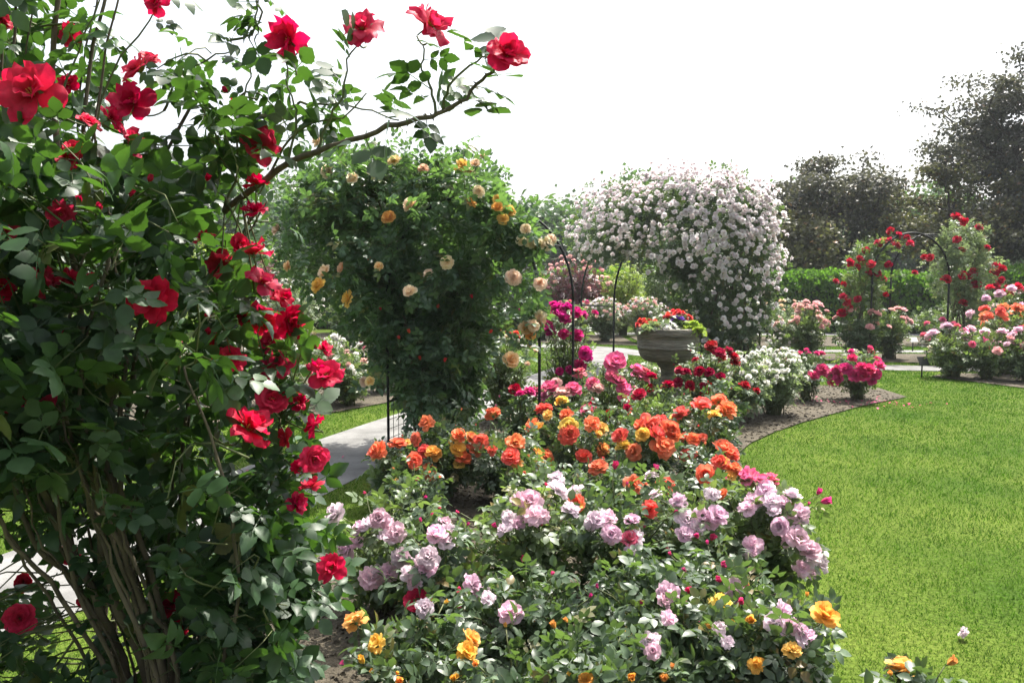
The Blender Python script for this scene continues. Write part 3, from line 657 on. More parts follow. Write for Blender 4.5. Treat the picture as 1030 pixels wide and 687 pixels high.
hot = [Bush([KF(.05, 'double', 'p_hot')], 3.85, 10.4, .66, .26, 'hot pink rose bush next to the white roses', 40, 'leaf_dark', .11, extra=6),
       Bush([KF(.05, 'double', 'p_hot')], 4.55, 10.5, .70, .32, 'hot pink rose bush at the pointed end of the bed, pink petals fallen below', 44, 'leaf_mid', .11, extra=4)]
assign(hot, [(u, v, s, 'double', 'p_hot') for u, v, s in [(826,373,14),(836,377,13),(818,378,12),(845,381,14),(851,372,14),(860,378,14),(857,361,11),(868,380,14),(874,373,14),(884,369,13),(880,376,13),(866,371,12),(843,373,12),(838,384,10),(876,383,10)]], rng)
pea = [Bush([KF(.04, 'cupped', 'p_peach'), KF(.034, 'cupped', 'p_coral')], -.12, 8.9, 1.0, .42, 'loose rose bush with small peach and coral blooms beyond the apricot arch', 60, 'leaf_mid', .12, extra=22)]
for b, kd in [(yel, KF(.010, 'bud', 'p_bronze')), (lil, KF(.010, 'bud', 'p_hot')), (ora, KF(.013, 'bud', 'p_orange')), (pin, KF(.013, 'bud', 'p_pink')), (dar, KF(.012, 'bud', 'p_dark'))]:
    for x in b: x.kind = [kd]; x.extra = 4
for b in yel+lil+ora+pin+dar+mag+wht+hot+pea:
    build_bush(b, rng)

# --- roses farther off
far = [
 # bed beyond the path on the open side
 Bush([KF(.05, 'pom', 'p_white'), KF(.05, 'double', 'p_white'), KF(.045, 'double', 'p_pink')], -3.0, 9.9, .80, .42, 'white rose bush by the path seen between the hanging red roses', 60, 'leaf_mid', .12, extra=24),
 Bush([KF(.05, 'pom', 'p_white'), KF(.05, 'double', 'p_white')], -2.35, 10.5, .80, .42, 'white rose bush beyond the path with dark bare legs', 60, 'leaf_mid', .12, extra=16),
 Bush([KF(.05, 'double', 'p_palepink'), KF(.04, 'double', 'p_pink')], -1.85, 11.2, .82, .40, 'rose bush with two pale pink blooms just short of the apricot climber', 60, 'leaf_mid', .12, extra=7),
 Bush([KF(.04, 'double', 'p_pink')], -3.9, 10.3, .85, .45, 'green rose bush with a few pink blooms behind the red climber', 50, 'leaf_mid', .12, extra=8),
 Bush([KF(.045, 'pom', 'p_white')], -4.9, 18.0, 1.5, .75, 'tall silvery shrub rose covered in tiny white flowers across the lawn', 110, 'leaf_pale', .14, extra=60),
 Bush([KF(.045, 'pom', 'p_white')], -3.55, 17.6, 1.45, .6, 'shadowed shrub rose with loose white flowers behind the apricot climber', 80, 'leaf_mid', .14, extra=22),
 Bush([KF(.045, 'double', 'p_magenta')], -2.4, 18.0, 1.2, .55, 'shrub rose with magenta flowers hidden behind the apricot arch', 60, 'leaf_mid', .14, extra=14),
 Bush([KF(.05, 'pom', 'p_white'), KF(.05, 'double', 'p_pink'), KF(.05, 'double', 'p_hot')], -2.72, 9.35, .66, .36, 'low rose bush of mixed white and pink blooms nearest the grass strip by the path', 60, 'leaf_mid', .12, extra=22),
 Bush([KF(.045, 'pom', 'p_white'), KF(.05, 'double', 'p_palepink')], -2.05, 10.0, .66, .34, 'low rose bush with white blooms between the path grass and the trellis post', 56, 'leaf_mid', .12, extra=15),
 # beds behind the arch
 Bush([KF(.06, 'double', 'p_pink'), KF(.05, 'double', 'p_palepink')], 1.6, 20.6, 1.0, .7, 'rose shrub with misty pink flowers in front of the purple shrub', 70, 'leaf_pale', .15, extra=20),
 Bush([KF(.045, 'pom', 'p_palepink'), KF(.045, 'pom', 'p_blush')], 2.35, 20.2, 1.05, .55, 'airy shrub with a haze of tiny blush flowers behind the urn', 80, 'leaf_pale', .12, extra=80),
 Bush([KF(.045, 'pom', 'p_palepink'), KF(.045, 'pom', 'p_blush')], 3.3, 20.0, 1.05, .6, 'airy shrub with a haze of blush flowers directly over the urn rim', 80, 'leaf_pale', .12, extra=80),
 Bush([KF(.06, 'double', 'p_magenta')], .75, 20.9, 1.0, .6, 'low shrub with a magenta patch between the legs of the black arches', 60, 'leaf_mid', .15, extra=12),
 # around the scarlet arch
 Bush([KF(.08, 'cupped', 'p_palepink')], 5.85, 16.0, 1.05, .52, 'pale pink rose bush in full bloom at the side of the scarlet arch', 80, 'leaf_mid', .14, extra=34),
 Bush([KF(.08, 'cupped', 'p_palepink')], 6.75, 15.6, 1.0, .5, 'dark-footed rose bush with few pale pink blooms at the near leg of the scarlet arch', 80, 'leaf_dark', .14, extra=9),
 Bush([KF(.08, 'cupped', 'p_palepink')], 7.5, 15.9, .95, .42, 'small pale pink rose bush standing under the scarlet arch', 60, 'leaf_mid', .14, extra=10),
 Bush([KF(.06, 'cupped', 'p_peach'), KF(.05, 'pom', 'p_white')], 4.6, 19.6, .80, .7, 'wide low bush of peach and white roses by the far gravel path', 70, 'leaf_pale', .14, extra=28),
 Bush([KF(.06, 'pom', 'p_white')], 5.7, 20.6, 1.15, .7, 'white rose bush against the dark base of the hedge', 70, 'leaf_pale', .14, extra=26),
 Bush([KF(.06, 'cupped', 'p_peach')], 6.9, 20.6, 1.0, .7, 'rose bush of pale peach flowers close to the hedge behind the pink bush', 70, 'leaf_pale', .14, extra=12),
 Bush([], 8.9, 19.2, .95, .8, 'low green flowerless bush seen through the scarlet arch', 90, 'leaf_mid', .14),
 Bush([], 10.2, 19.2, 1.0, .8, 'green flowerless bush behind the far legs of the scarlet arch', 90, 'leaf_mid', .14),
 Bush([KF(.05, 'pom', 'p_white')], 3.6, 18.2, .8, .4, 'small shrub with white flowers under the white rambler', 50, 'leaf_pale', .13, extra=14),
 Bush([], 4.85, 16.4, .40, .22, 'young low plant alone on the grass verge beyond the white roses', 22, 'leaf_mid', .10, name='young_plant', cat='plant'),
 Bush([KF(.04, 'pom', 'p_blush')], 5.35, 16.1, .45, .25, 'tiny blush-flowered plant next to the small black label', 24, 'leaf_mid', .10, extra=6),
 # open bed across the lawn
 Bush([KF(.085, 'double', 'p_lilac'), KF(.075, 'double', 'p_pink')], 7.10, 12.85, .80, .42, 'mauve rose bush at the bed tip across the lawn beside the square black label', 70, 'leaf_mid', .13, extra=9),
 Bush([KF(.085, 'double', 'p_lilac'), KF(.08, 'double', 'p_palepink')], 7.50, 12.6, .74, .42, 'mauve and pale pink rose bush, second from the square black label', 70, 'leaf_mid', .13, extra=9),
 Bush([KF(.085, 'double', 'p_hot'), KF(.08, 'double', 'p_lilac')], 7.95, 12.3, .80, .42, 'hot pink and mauve rose bush cut off by the picture edge', 70, 'leaf_mid', .13, extra=12),
 Bush([KF(.10, 'double', 'p_orange')], 8.15, 13.3, 1.10, .5, 'rose bush with a bright bunch of orange blooms across the lawn', 80, 'leaf_mid', .13, extra=16),
 Bush([KF(.09, 'double', 'p_lilac'), KF(.09, 'double', 'p_red')], 8.75, 14.2, 1.40, .55, 'tall rose bush with mauve and red blooms behind the orange one', 90, 'leaf_mid', .13, extra=14),
 Bush([KF(.07, 'double', 'p_pink')], 8.0, 14.9, .8, .4, 'small pink rose bush between the square label and the scarlet arch', 50, 'leaf_dark', .13, extra=6),
]
for b in far: build_bush(b, rng)

# ------------------------------------------------------------------ volumes of foliage from an outline with depth
def seg_dist(poly, xy):
    p = np.array(poly, float); d = np.full(len(xy), 1e9)
    for i in range(len(p)):
        a, b = p[i-1], p[i]; ab = b-a; t = np.clip(((xy-a)@ab)/(ab@ab+1e-9), 0, 1)
        d = np.minimum(d, np.linalg.norm(xy-(a+t[:, None]*ab), axis=1))
    return d
def fill(poly, n, Y, thick, edge, rng, front=None):
    """n world points inside a rounded body whose outline at distance Y is the polygon (photograph pixels); thick = half depth in metres"""
    p = np.array(poly, float); lo, hi = p.min(0), p.max(0); out = []; c = 0
    while c < n:
        xy = rng.uniform(lo, hi, (n*2, 2)); xy = xy[inside(poly, xy)]; out.append(xy); c += len(xy)
    xy = np.concatenate(out)[:n]
    t = np.clip(seg_dist(poly, xy)/edge, 0, 1); half = thick*np.sqrt(t*(2-t))+.04
    k = rng.uniform(-1, 1, n) if front is None else -np.abs(rng.uniform(front, 1, n))
    base = Pv(xy, Y)
    base[:, 1] += k*half          # pushed straight back or forward, so the body has true thickness
    return base, xy
def near_on(skel, pts):
    d = ((pts[:, None]-skel[None])**2).sum(-1); return skel[d.argmin(1)]

def climber_body(root, base, ends, skel, rng, leaf, tpl, lsize, nl, twig, K=5, smooth=False, sag=.1, up=.7, t0=.3):
    p0 = near_on(skel, ends)+rng.normal(size=ends.shape)*.03
    p1 = (p0+ends)/2+np.array([0, 0, sag])+rng.normal(size=ends.shape)*.06
    pts = bez(p0, p1, ends, K)
    g = Geo(); rr = np.linspace(1, .4, K)[None]*twig*rng.uniform(.7, 1.3, len(ends))[:, None]
    tubes(g, pts-base, rr, 4); g.build('twig_foliage', M['stem'], root)
    q = bez(p0, p1, ends, 21); tg = norm(np.gradient(q, axis=1))
    idx = np.linspace(20*t0, 20, nl).round().astype(int)
    pos = q[:, idx].reshape(-1, 3); tt = tg[:, idx].reshape(-1, 3)
    pos = pos+rng.normal(size=pos.shape)*lsize*.18
    gl = Geo(); leaves(gl, tpl, pos-base, tt, lsize, rng=rng, up=up); gl.build('foliage', M[leaf], root, smooth=smooth)

# ------------------------------------------------------------------ black iron arches
def arch(label, L1, R1, off, zs, top, r=.0125, grid=True, rungs=(.5, 1.0, 1.45)):
    L1, R1, off = np.array(L1, float), np.array(R1, float), np.array(off, float)
    root = thing('garden_arch', (*((L1+R1+off)/2), 0), label, 'garden arch')
    c = np.array([*((L1+R1+off)/2), 0]); sk = []
    for o in (np.zeros(2), off):
        a, b = L1+o, R1+o; mid = (a+b)/2; hw = (b-a)/2
        th = np.linspace(math.pi, 0, 25)
        arc = np.column_stack([mid+np.cos(th)[:, None]*hw, zs+np.sin(th)*(top-zs)])
        for p in (a, b):
            g = Geo(); z = np.linspace(-.1, zs, 6); pp = np.column_stack([np.tile(p, (6, 1)), z])
            tubes(g, (pp-c)[None], np.full((1, 6), r), 8); g.build('post', M['iron'], root)
            sk.append(np.column_stack([np.tile(p, (9, 1)), np.linspace(.2, zs, 9)]))
        g = Geo(); tubes(g, (arc-c)[None], np.full((1, 25), r), 8); g.build('hoop', M['iron'], root); sk.append(arc)
    for p in (L1,):
        for z in rungs:
            g = Geo(); e = np.linspace(0, 1, 3)[:, None]
            pp = np.column_stack([p+off*e, np.full(3, z)]); tubes(g, (pp-c)[None], np.full((1, 3), r*.7), 6); g.build('rung', M['iron'], root)
    for th in (math.pi*.8, math.pi*.6, math.pi*.4, math.pi*.2):
        m = (L1+R1)/2+math.cos(th)*(R1-L1)/2; z = zs+math.sin(th)*(top-zs); e = np.linspace(0, 1, 3)[:, None]
        g = Geo(); pp = np.column_stack([m+off*e, np.full(3, z)]); tubes(g, (pp-c)[None], np.full((1, 3), r*.6), 6); g.build('crossbar', M['iron'], root)
    if grid:
        for p in (L1,):
            g = Geo(); e = np.linspace(0, 1, 3)[:, None]
            H = [np.column_stack([p+off*e, np.full(3, z)]) for z in np.arange(.08, 1.5, .085)]
            Vv = [np.column_stack([np.tile(p+off*f, (3, 1)), np.linspace(.03, 1.5, 3)]) for f in np.linspace(.09, .91, 10)]
            tubes(g, np.array(H+Vv)-c, np.full((len(H+Vv), 3), .0028), 4); g.build('lattice_panel', M['iron'], root)
    return np.concatenate(sk)

# ------------------------------------------------------------------ apricot climber on its arch
sk_a = arch('black iron arch with wire lattice smothered by the apricot climbing rose', (-1.11, 7.13), (.23, 6.69), (.36, 1.05), 1.38, 2.28)
rng = np.random.default_rng(33)
root = thing('climbing_rose', (-.70, 7.55, .014), 'big dark climbing rose with apricot and cream blooms covering a black arch', 'climbing rose')
base = np.array([-.70, 7.55, .014])
POLY_A = [(286,180),(318,158),(345,146),(372,160),(405,152),(440,150),(470,158),(490,162),(500,178),(490,196),(502,222),(512,244),(522,252),(516,272),(512,300),(510,330),(500,352),(484,375),(476,395),(472,430),(450,444),(415,425),(396,400),(380,370),(352,330),(338,305),(312,300),(290,285),(272,262),(264,236),(280,215),(262,195)]
g = Geo()
mc = []
for k in range(12):
    e = P(rng.uniform(340, 500), rng.uniform(190, 300), rng.uniform(7.0, 8.2)); b0 = base+np.array([rng.uniform(-.35, .30), rng.uniform(-.3, .4), 0])
    m = (b0*.6+e*.4); m[2] = e[2]*.7; mc.append(bez(b0[None], m[None], e[None], 9)[0])
mc = np.array(mc)
for c_ in mc:
    g = Geo(); tubes(g, (c_-base)[None], np.linspace(.016, .006, 9)[None], 6); g.build('cane', M['cane'], root)
skA = np.concatenate([mc[:, 2:].reshape(-1, 3), sk_a[sk_a[:, 2] > .8]])
endsA, _ = fill(POLY_A, 900, 7.45, .95, 75, rng)
eA2, _ = fill([(478,172),(498,175),(508,205),(528,236),(520,262),(505,290),(495,315),(485,320),(480,260),(470,200)], 70, 6.75, .32, 25, rng)
eA3, _ = fill([(385,250),(470,240),(500,300),(485,370),(470,425),(430,430),(405,395),(385,330)], 330, 7.5, .55, 40, rng)
endsA = np.concatenate([endsA, eA2, eA3]); endsA += rng.normal(size=endsA.shape)*np.array([.10, .1, .10])*(endsA[:, 2:] > 1.2)
P_A = [(331,174,15),(355,181,14),(322,144,13),(397,163,14),(414,208,16),(391,220,14),(426,171,11),(465,168,15),(471,172,12),(486,159,9),(482,193,12),(473,205,13),(500,210,12),(512,214,14),(506,221,12),(500,201,10),(528,231,11),(554,241,11),(450,264,14),(431,276,11),(413,294,15),(328,274,15),(321,288,15),(352,301,16),(280,232,13),(345,270,12),(291,268,11),(381,268,9),(367,384,11),(373,384,11),(516,280,17),(543,286,14),(513,363,19),(542,322,14),(536,328,12),(528,330,14),(533,337,12),(330,140,11),(478,166,10)]
P_AC = [(524,243,11),(533,246,12),(541,247,15),(549,246,14),(543,318,12),(516,281,13)]
wa = []
for i, (u, v, s) in enumerate(P_A+P_AC):
    yy = 6.45+rng.uniform(-.12, .2) if 285 < u < 505 and v > 165 else 6.9+rng.uniform(-.3, .3)
    if u > 505: yy = 6.4+rng.uniform(-.1, .15)
    p = P(u, v, yy)
    mat = 'p_cream' if i >= len(P_A) else ['p_apricot', 'p_peach', 'p_gold', 'p_apricot'][int(rng.integers(4))]
    if (u, v) in [(512,214),(506,221),(500,210),(391,220),(321,288),(500,201),(533,337)]: mat = 'p_gold'
    if (u, v) in [(331,174),(355,181),(516,280),(543,286),(328,274),(280,232)]: mat = 'p_peach'
    wa.append((p, s*yy/F/2*1.08, mat))
bpA = np.array([x[0] for x in wa])
bdA = norm((bpA-np.array([-.45, 7.6, 1.4]))*np.array([1, 1, .5])*.5+np.array([0, -.25, .3])+rng.normal(size=bpA.shape)*.22)
climber_body(root, base, np.concatenate([endsA, bpA-bdA*.04]), skA, rng, 'leaf_apricot', LEAF5, .145, 7, .0035, sag=.06)
for k, x in enumerate(wa):
    put_bloom(root, bpA[k]-base, bdA[k], x[1]*.98, ['cupped', 'cupped', 'double', 'blown'][k % 4], x[2], rng)
for u, v in [(370,262),(412,335),(440,310),(423,362),(428,309),(402,341),(475,300),(447,364),(383,312),(492,335)]:
    put_bloom(root, P(u, v, 6.75)-base, norm(np.array([rng.normal()*.4, -.3, .8])), .022, 'bud', 'p_coral', rng, 'bud')

# ------------------------------------------------------------------ white rambler on its arch
sk_w = arch('black iron arch with a rung between its legs, buried under the white rambler', (1.98, 15.6), (4.15, 14.3), (-.55, .95), 1.15, 2.75, r=.02, grid=False, rungs=(1.05,))
rng = np.random.default_rng(44)
base = np.array([4.05, 14.5, .014])
root = thing('climbing_rose', tuple(base), 'huge rambler rose massed with small blush white pompoms over an arch', 'climbing rose')
POLY_W = [(575,250),(578,222),(592,203),(615,190),(645,184),(672,174),(705,172),(735,176),(762,186),(778,206),(785,235),(790,262),(783,290),(784,318),(770,345),(756,362),(738,378),(712,380),(698,362),(694,330),(680,305),(662,284),(650,262),(628,258),(604,266),(588,262)]
stems = []
for k in range(14):
    u = rng.uniform(690, 765); e = P(rng.uniform(685, 775), rng.uniform(195, 300), 14.5+rng.uniform(-.6, .6)); b0 = np.array([*(P(u, 383, 14.2+rng.uniform(-.3, .5))[:2]), 0.0])
    m = b0*.6+e*.4; m[2] = e[2]*.75; stems.append(bez(b0[None], m[None], e[None], 9)[0])
for c_ in stems:
    g = Geo(); tubes(g, (c_-base)[None], np.linspace(.022, .01, 9)[None], 5); g.build('cane', M['cane'], root)
skW = np.concatenate([np.array(stems)[:, 3:].reshape(-1, 3), sk_w[sk_w[:, 2] > 1.6]])
endsW, _ = fill(POLY_W, 1100, 14.5, 1.1, 60, rng); endsW += rng.normal(size=endsW.shape)*.09 - np.array([.12, 0, 0])
climber_body(root, base, endsW, skW, rng, 'leaf_dark', LEAF5_LO, .16, 7, .004, sag=.15)
# flowers: dense on the sunny crown, thinner below
cand, xy = fill(POLY_W, 3800, 14.5, 1.16, 60, rng, front=.82)
dens = np.interp(xy[:, 1], [170, 230, 270, 310, 380], [1, .8, .40, .13, .05])
dens *= np.where((np.hypot((xy[:, 0]-662)/34, (xy[:, 1]-222)/20) < 1) | (np.hypot((xy[:, 0]-605)/16, (xy[:, 1]-245)/12) < 1), .35, 1)
sel = rng.random(len(cand)) < dens*.56
fp = cand[sel]; fp += rng.normal(size=fp.shape)*.09 - np.array([.10, 0, 0]); fp[:, 2] += .08
bk, xyb = fill(POLY_W, 260, 14.5, 1.16, 60, rng, front=.82); bk[:, 1] = 29.0-bk[:, 1]; bk = bk[xyb[:, 1] < 300]
cW = np.array([3.4, 14.5, 1.7])
order = np.argsort(fp[:, 1])
gW = Geo()
tplb = bloom_meshes('pom', 'p_blush')
def mesh_tpl(me):
    V = np.empty(len(me.vertices)*3, np.float32); me.vertices.foreach_get('co', V)
    lo = np.empty(len(me.loops), np.int32); me.loops.foreach_get('vertex_index', lo)
    sz = np.empty(len(me.polygons), np.int32); me.polygons.foreach_get('loop_total', sz)
    pu = np.empty(len(me.vertices), np.float32); me.attributes['pu'].data.foreach_get('value', pu)
    return V.reshape(-1, 3).astype(float), lo.astype(np.int64), sz.astype(np.int64), pu.astype(float)
T0 = mesh_tpl(make_bloom(*SHAPES['pom'][:1], 77, (4, 3), False).mesh('pom_cluster', [M['p_blush']]))
for k, i in enumerate(order[:100]):
    d = norm((fp[i]-cW)*np.array([.6, 1, .6])*.4+np.array([0, -.3, .35])+rng.normal(size=3)*.25)
    put_bloom(root, fp[i]-base, d, rng.uniform(.042, .062), 'pom', 'p_blush', rng)
rest = np.concatenate([fp[order[100:]], bk]); dd = norm((rest-cW)*.4+np.array([0, 0, .35])+rng.normal(size=rest.shape)*.3)
gW.inst(T0, rest-base, frames(norm(np.cross(dd, rng.normal(size=rest.shape))), dd)*rng.uniform(.038, .058, len(rest))[:, None, None], rng.random(len(rest)))
tag(gW.build('bloom_mass', M['p_blush'], root), kind='stuff')

# ------------------------------------------------------------------ scarlet climber on the arch across the lawn
sk_r = arch('slim black iron arch standing free between two scarlet climbing roses', (6.93, 15.5), (8.52, 15.7), (.62, .55), 1.6, 2.47, r=.02, grid=False, rungs=(.95,))
def scarlet(label, X, Y, poly, pix, n, seed, leaf, thick=.5):
    rng = np.random.default_rng(seed); base = np.array([X, Y, .014])
    root = thing('climbing_rose', tuple(base), label, 'climbing rose'); st = []
    for k in range(6):
        pp = np.array(poly); e = P(rng.uniform(pp[:, 0].min()+12, pp[:, 0].max()-12), rng.uniform(pp[:, 1].min()+15, pp[:, 1].mean()), Y+rng.uniform(-.2, .2)); b0 = base+np.array([rng.uniform(-.25, .25), rng.uniform(-.15, .15), 0])
        m = b0*.6+e*.4; m[2] = e[2]*.7; st.append(bez(b0[None], m[None], e[None], 8)[0])
    for c_ in st:
        g = Geo(); tubes(g, (c_-base)[None], np.linspace(.016, .007, 8)[None], 5); g.build('cane', M['cane'], root)
    ends, _ = fill(poly, n, Y, thick, 22, rng)
    bp = np.array([P(u, v, Y-thick*.7+rng.uniform(-.15, .2)) for u, v, s in pix])
    climber_body(root, base, np.concatenate([ends, bp]), np.array(st)[:, 2:].reshape(-1, 3), rng, leaf, LEAF5_LO, .15, 6, .004, sag=.08)
    for k, (u, v, s) in enumerate(pix):
        put_bloom(root, bp[k]-base, norm(np.array([rng.normal()*.4, -.5, .7])), s*Y/F/2*1.05, 'double', 'p_arch_red', rng)
scarlet('scarlet climbing rose with thin foliage on the near side of the free arch', 6.95, 15.8,
        [(842,285),(852,262),(866,248),(876,240),(888,240),(890,256),(884,275),(886,300),(888,345),(880,360),(866,352),(858,320)],
        [(896,233,8),(903,237,7),(883,246,9),(889,244,9),(894,243,8),(871,253,8),(854,265,9),(864,261,7),(866,264,8),(862,269,7),(876,267,9),(877,270,8),(882,276,9),(873,276,8),(894,267,8),(888,282,7),(840,284,7),(848,287,7),(852,301,7),(863,302,8),(853,303,8),(848,299,7),(852,305,8),(847,316,10),(854,311,8),(901,248,8),(915,246,8),(912,240,7),(891,297,6),(920,275,6)], 120, 51, 'leaf_mid', .35)
scarlet('scarlet climbing rose with a bushy pale green head, far side of the free arch', 9.0, 16.1,
        [(934,266),(938,250),(950,238),(952,226),(968,222),(986,232),(995,250),(1000,275),(1000,305),(990,330),(972,345),(958,330),(948,300),(934,285)],
        [(961,220,10),(971,224,8),(984,230,8),(963,242,8),(967,252,8),(930,260,8),(936,260,8),(951,282,10),(967,280,9),(969,277,8),(979,274,8),(982,287,10),(1002,269,10),(1000,275,10),(1008,272,9),(1007,283,9),(1001,289,10),(992,250,7),(975,279,8),(1012,290,7),(968,306,8),(980,276,7)], 230, 52, 'leaf_pale', .6)

# ------------------------------------------------------------------ the crimson climber close to the camera
rng = np.random.default_rng(66)
base = np.array([-.98, 2.05, .014])
root = thing('climbing_rose', tuple(base), 'huge crimson climbing rose close by with thick thorny canes and one arching spray', 'climbing rose')
def cane(pts, r0, r1, k=26, thorn=True, mat='cane', name='cane'):
    c = smooth_line3(pts, max(2, k//(len(pts)-1))); n = len(c)
    c = c+rng.normal(size=c.shape)*.003
    g = Geo(); tubes(g, (c-base)[None], np.linspace(r0, r1, n)[None]*rng.uniform(.93, 1.07, (1, n)), 7)
    if thorn:
        m = int(n*1.1); i = rng.integers(1, n-1, m); t = norm(np.gradient(c, axis=0))[i]
        d = norm(np.cross(t, rng.normal(size=(m, 3)))); d2 = norm(d-t*.25)
        rr = np.interp(i/(n-1), [0, 1], [r0, r1])[:, None]
        L = np.maximum(rr*.9, .006)
        p = np.stack([c[i]+d*rr*.7, c[i]+d*rr*.8+d2*L*.6, c[i]+d*rr*.8+d2*L*1.25-t*L*.3], 1)
        tubes(g, p-base, np.column_stack([L*.38, L*.22, L*.02]), 4)
    g.build(name, M[mat], root)
    return c
def smooth_line3(pts, k):
    pts = np.array(pts, float); n = len(pts); out = []
    for i in range(n-1):
        p0, p1, p2, p3 = pts[max(i-1, 0)], pts[i], pts[i+1], pts[min(i+2, n-1)]
        for t in np.linspace(0, 1, k, endpoint=False):
            out.append(.5*((2*p1)+(p2-p0)*t+(2*p0-5*p1+4*p2-p3)*t*t+(3*p1-p0-3*p2+p3)*t**3))
    out.append(pts[-1]); return np.array(out)
# canes given where they show: (u, v, distance)
CANES = [
 [(150, 840, 2.1), (128, 687, 2.05), (95, 600, 2.0), (55, 520, 1.95), (20, 440, 1.9), (-30, 330, 1.9)],
 [(160, 840, 2.15), (132, 690, 2.1), (72, 585, 2.05), (32, 540, 2.0), (8, 450, 2.0), (5, 300, 2.0)],
 [(165, 850, 2.1), (150, 690, 2.05), (110, 590, 2.0), (95, 480, 2.0), (85, 330, 2.05), (55, 120, 2.1), (60, -40, 2.1)],
 [(170, 850, 2.0), (165, 680, 1.95), (128, 570, 1.95), (108, 470, 2.0), (60, 350, 2.0), (0, 200, 2.0)],
 [(170, 845, 2.1), (160, 670, 2.1), (130, 560, 2.1), (112, 440, 2.15), (120, 300, 2.2), (85, 130, 2.2), (110, -20, 2.2)],
 [(175, 850, 2.05), (172, 660, 2.0), (140, 540, 2.0), (120, 470, 2.0), (130, 330, 2.05), (150, 200, 2.1), (190, 110, 2.1)],
 [(180, 850, 2.1), (165, 650, 2.15), (135, 520, 2.2), (128, 420, 2.2), (160, 260, 2.2), (230, 160, 2.2), (300, 105, 2.2)],
 [(185, 850, 2.0), (148, 640, 1.95), (118, 540, 1.9), (100, 500, 1.9), (80, 380, 1.8), (110, 250, 1.8)],
 [(190, 850, 2.15), (187, 670, 2.2), (182, 520, 2.2), (190, 400, 2.25), (225, 280, 2.25), (262, 205, 2.2)],
 [(160, 850, 2.3), (108, 690, 2.35), (105, 560, 2.4), (100, 420, 2.4), (110, 260, 2.4)],
 [(200, 850, 2.1), (235, 690, 2.1), (262, 590, 2.1), (278, 500, 2.1), (282, 420, 2.1)],
 [(172, 850, 2.0), (160, 690, 1.98), (140, 600, 1.95), (122, 520, 1.95), (90, 430, 2.0)],
 [(182, 850, 2.2), (176, 690, 2.2), (150, 590, 2.2), (140, 500, 2.25), (150, 400, 2.3)],
 [(178, 850, 1.95), (180, 700, 1.9), (160, 620, 1.9), (132, 560, 1.9), (115, 520, 1.9), (60, 430, 1.9)],
 [(188, 850, 2.25), (200, 690, 2.3), (200, 580, 2.3), (212, 460, 2.3), (230, 330, 2.3)],
 [(168, 850, 2.4), (120, 690, 2.45), (112, 560, 2.45), (105, 430, 2.45)],
 [(195, 850, 2.0), (215, 700, 1.9), (240, 600, 1.85), (225, 480, 1.8), (185, 370, 1.8)],
]
sk = []
for i, c in enumerate(CANES):
    pts = [P(*q) for q in c]; pts[0][2] = max(pts[0][2], 0.0)
    r = [.014, .011, .014, .011, .010, .009, .010, .008, .008, .015, .007, .008, .008, .007, .008, .016, .006][i]
    sk.append(cane(pts, r, r*.45))
for k in range(14):
    c = CANES[int(rng.integers(0, 9))]; j = rng.normal(size=3)*np.array([16, 0, .10]); e = rng.normal()*38
    pts = [P(q[0]+j[0]*1.2+e*i_/len(c), q[1], q[2]+j[2]) for i_, q in enumerate(c)]; pts[0][2] = max(pts[0][2], 0); r = rng.uniform(.0035, .0075)
    sk.append(cane(pts, r, r*.5))
# the arching spray against the sky
spray = [P(*q) for q in [(225, 212, 2.1), (268, 178, 2.0), (318, 154, 1.92), (365, 135, 1.86), (412, 122, 1.8), (440, 115, 1.78), (468, 97, 1.76), (490, 76, 1.75), (505, 62, 1.74)]]
spc = cane(spray, .0085, .0028, 32)
tw = []
for q in [[(318,154,1.92),(330,120,1.92),(345,95,1.9),(352,60,1.9),(362,42,1.9)], [(290,165,1.96),(300,120,1.95),(290,90,1.95),(288,60,1.95)], [(438,116,1.78),(434,90,1.8),(426,65,1.8),(428,42,1.8)],
          [(268,178,2.0),(285,150,1.98),(310,125,1.95),(345,118,1.93),(370,95,1.9)], [(445,112,1.78),(452,88,1.76),(480,62,1.75),(490,58,1.75)], [(228,40,2.0),(255,30,1.98),(258,-20,2.0)],
          [(225,212,2.1),(240,170,2.05),(238,130,2.0),(245,95,2.0),(255,70,2.0)], [(165,110,2.1),(180,80,2.1),(210,60,2.05),(240,48,2.0)], [(55,120,2.1),(75,60,2.1),(105,-10,2.1)], [(60,240,2.1),(90,150,2.1),(110,80,2.1),(150,20,2.1),(160,-10,2.1)],
          [(300,105,2.15),(330,105,2.1),(365,110,2.0),(400,122,1.9)], [(258,-20,2.0),(262,12,2.0),(258,40,2.0)]]:
    c = cane([P(*x) for x in q], .0035, .0016, 14, False, 'stem', 'twig'); tw.append(c)
    # leaves straight along the visible twigs
    n = 5
    idx = np.linspace(2, len(c)-1, n).astype(int); gl = Geo()
    leaves(gl, LEAF5_HI, c[idx]-base, norm(np.gradient(c, axis=0))[idx], .098, rng=rng, rand=.4); gl.build('foliage', M['leaf_red'], root)
idx = np.linspace(6, len(spc)-2, 13).astype(int); gl = Geo()
leaves(gl, LEAF5_HI, spc[idx]-base, norm(np.gradient(spc, axis=0))[idx], .125, rng=rng, rand=.4); gl.build('foliage', M['leaf_red'], root)
skR = np.concatenate(sk+tw[6:11])
skR = skR[skR[:, 2] > .35]
def body(poly, n, Y, th, edge, tpl, size, nl=5, mat='leaf_red', sag=.05):
    e, _ = fill(poly, n, Y, th, edge, rng)
    climber_body(root, base, e, skR, rng, mat, tpl, size, nl, .0026, smooth=True, sag=sag, t0=.45)
MAIN = [(-220,110),(-60,130),(20,140),(70,128),(110,145),(160,165),(200,160),(240,150),(255,175),(238,215),(218,250),(214,290),(208,335),(214,370),(212,410),(210,440),(228,480),(245,520),(225,540),(190,510),(150,480),(110,475),(60,470),(0,480),(-120,540),(-240,500)]
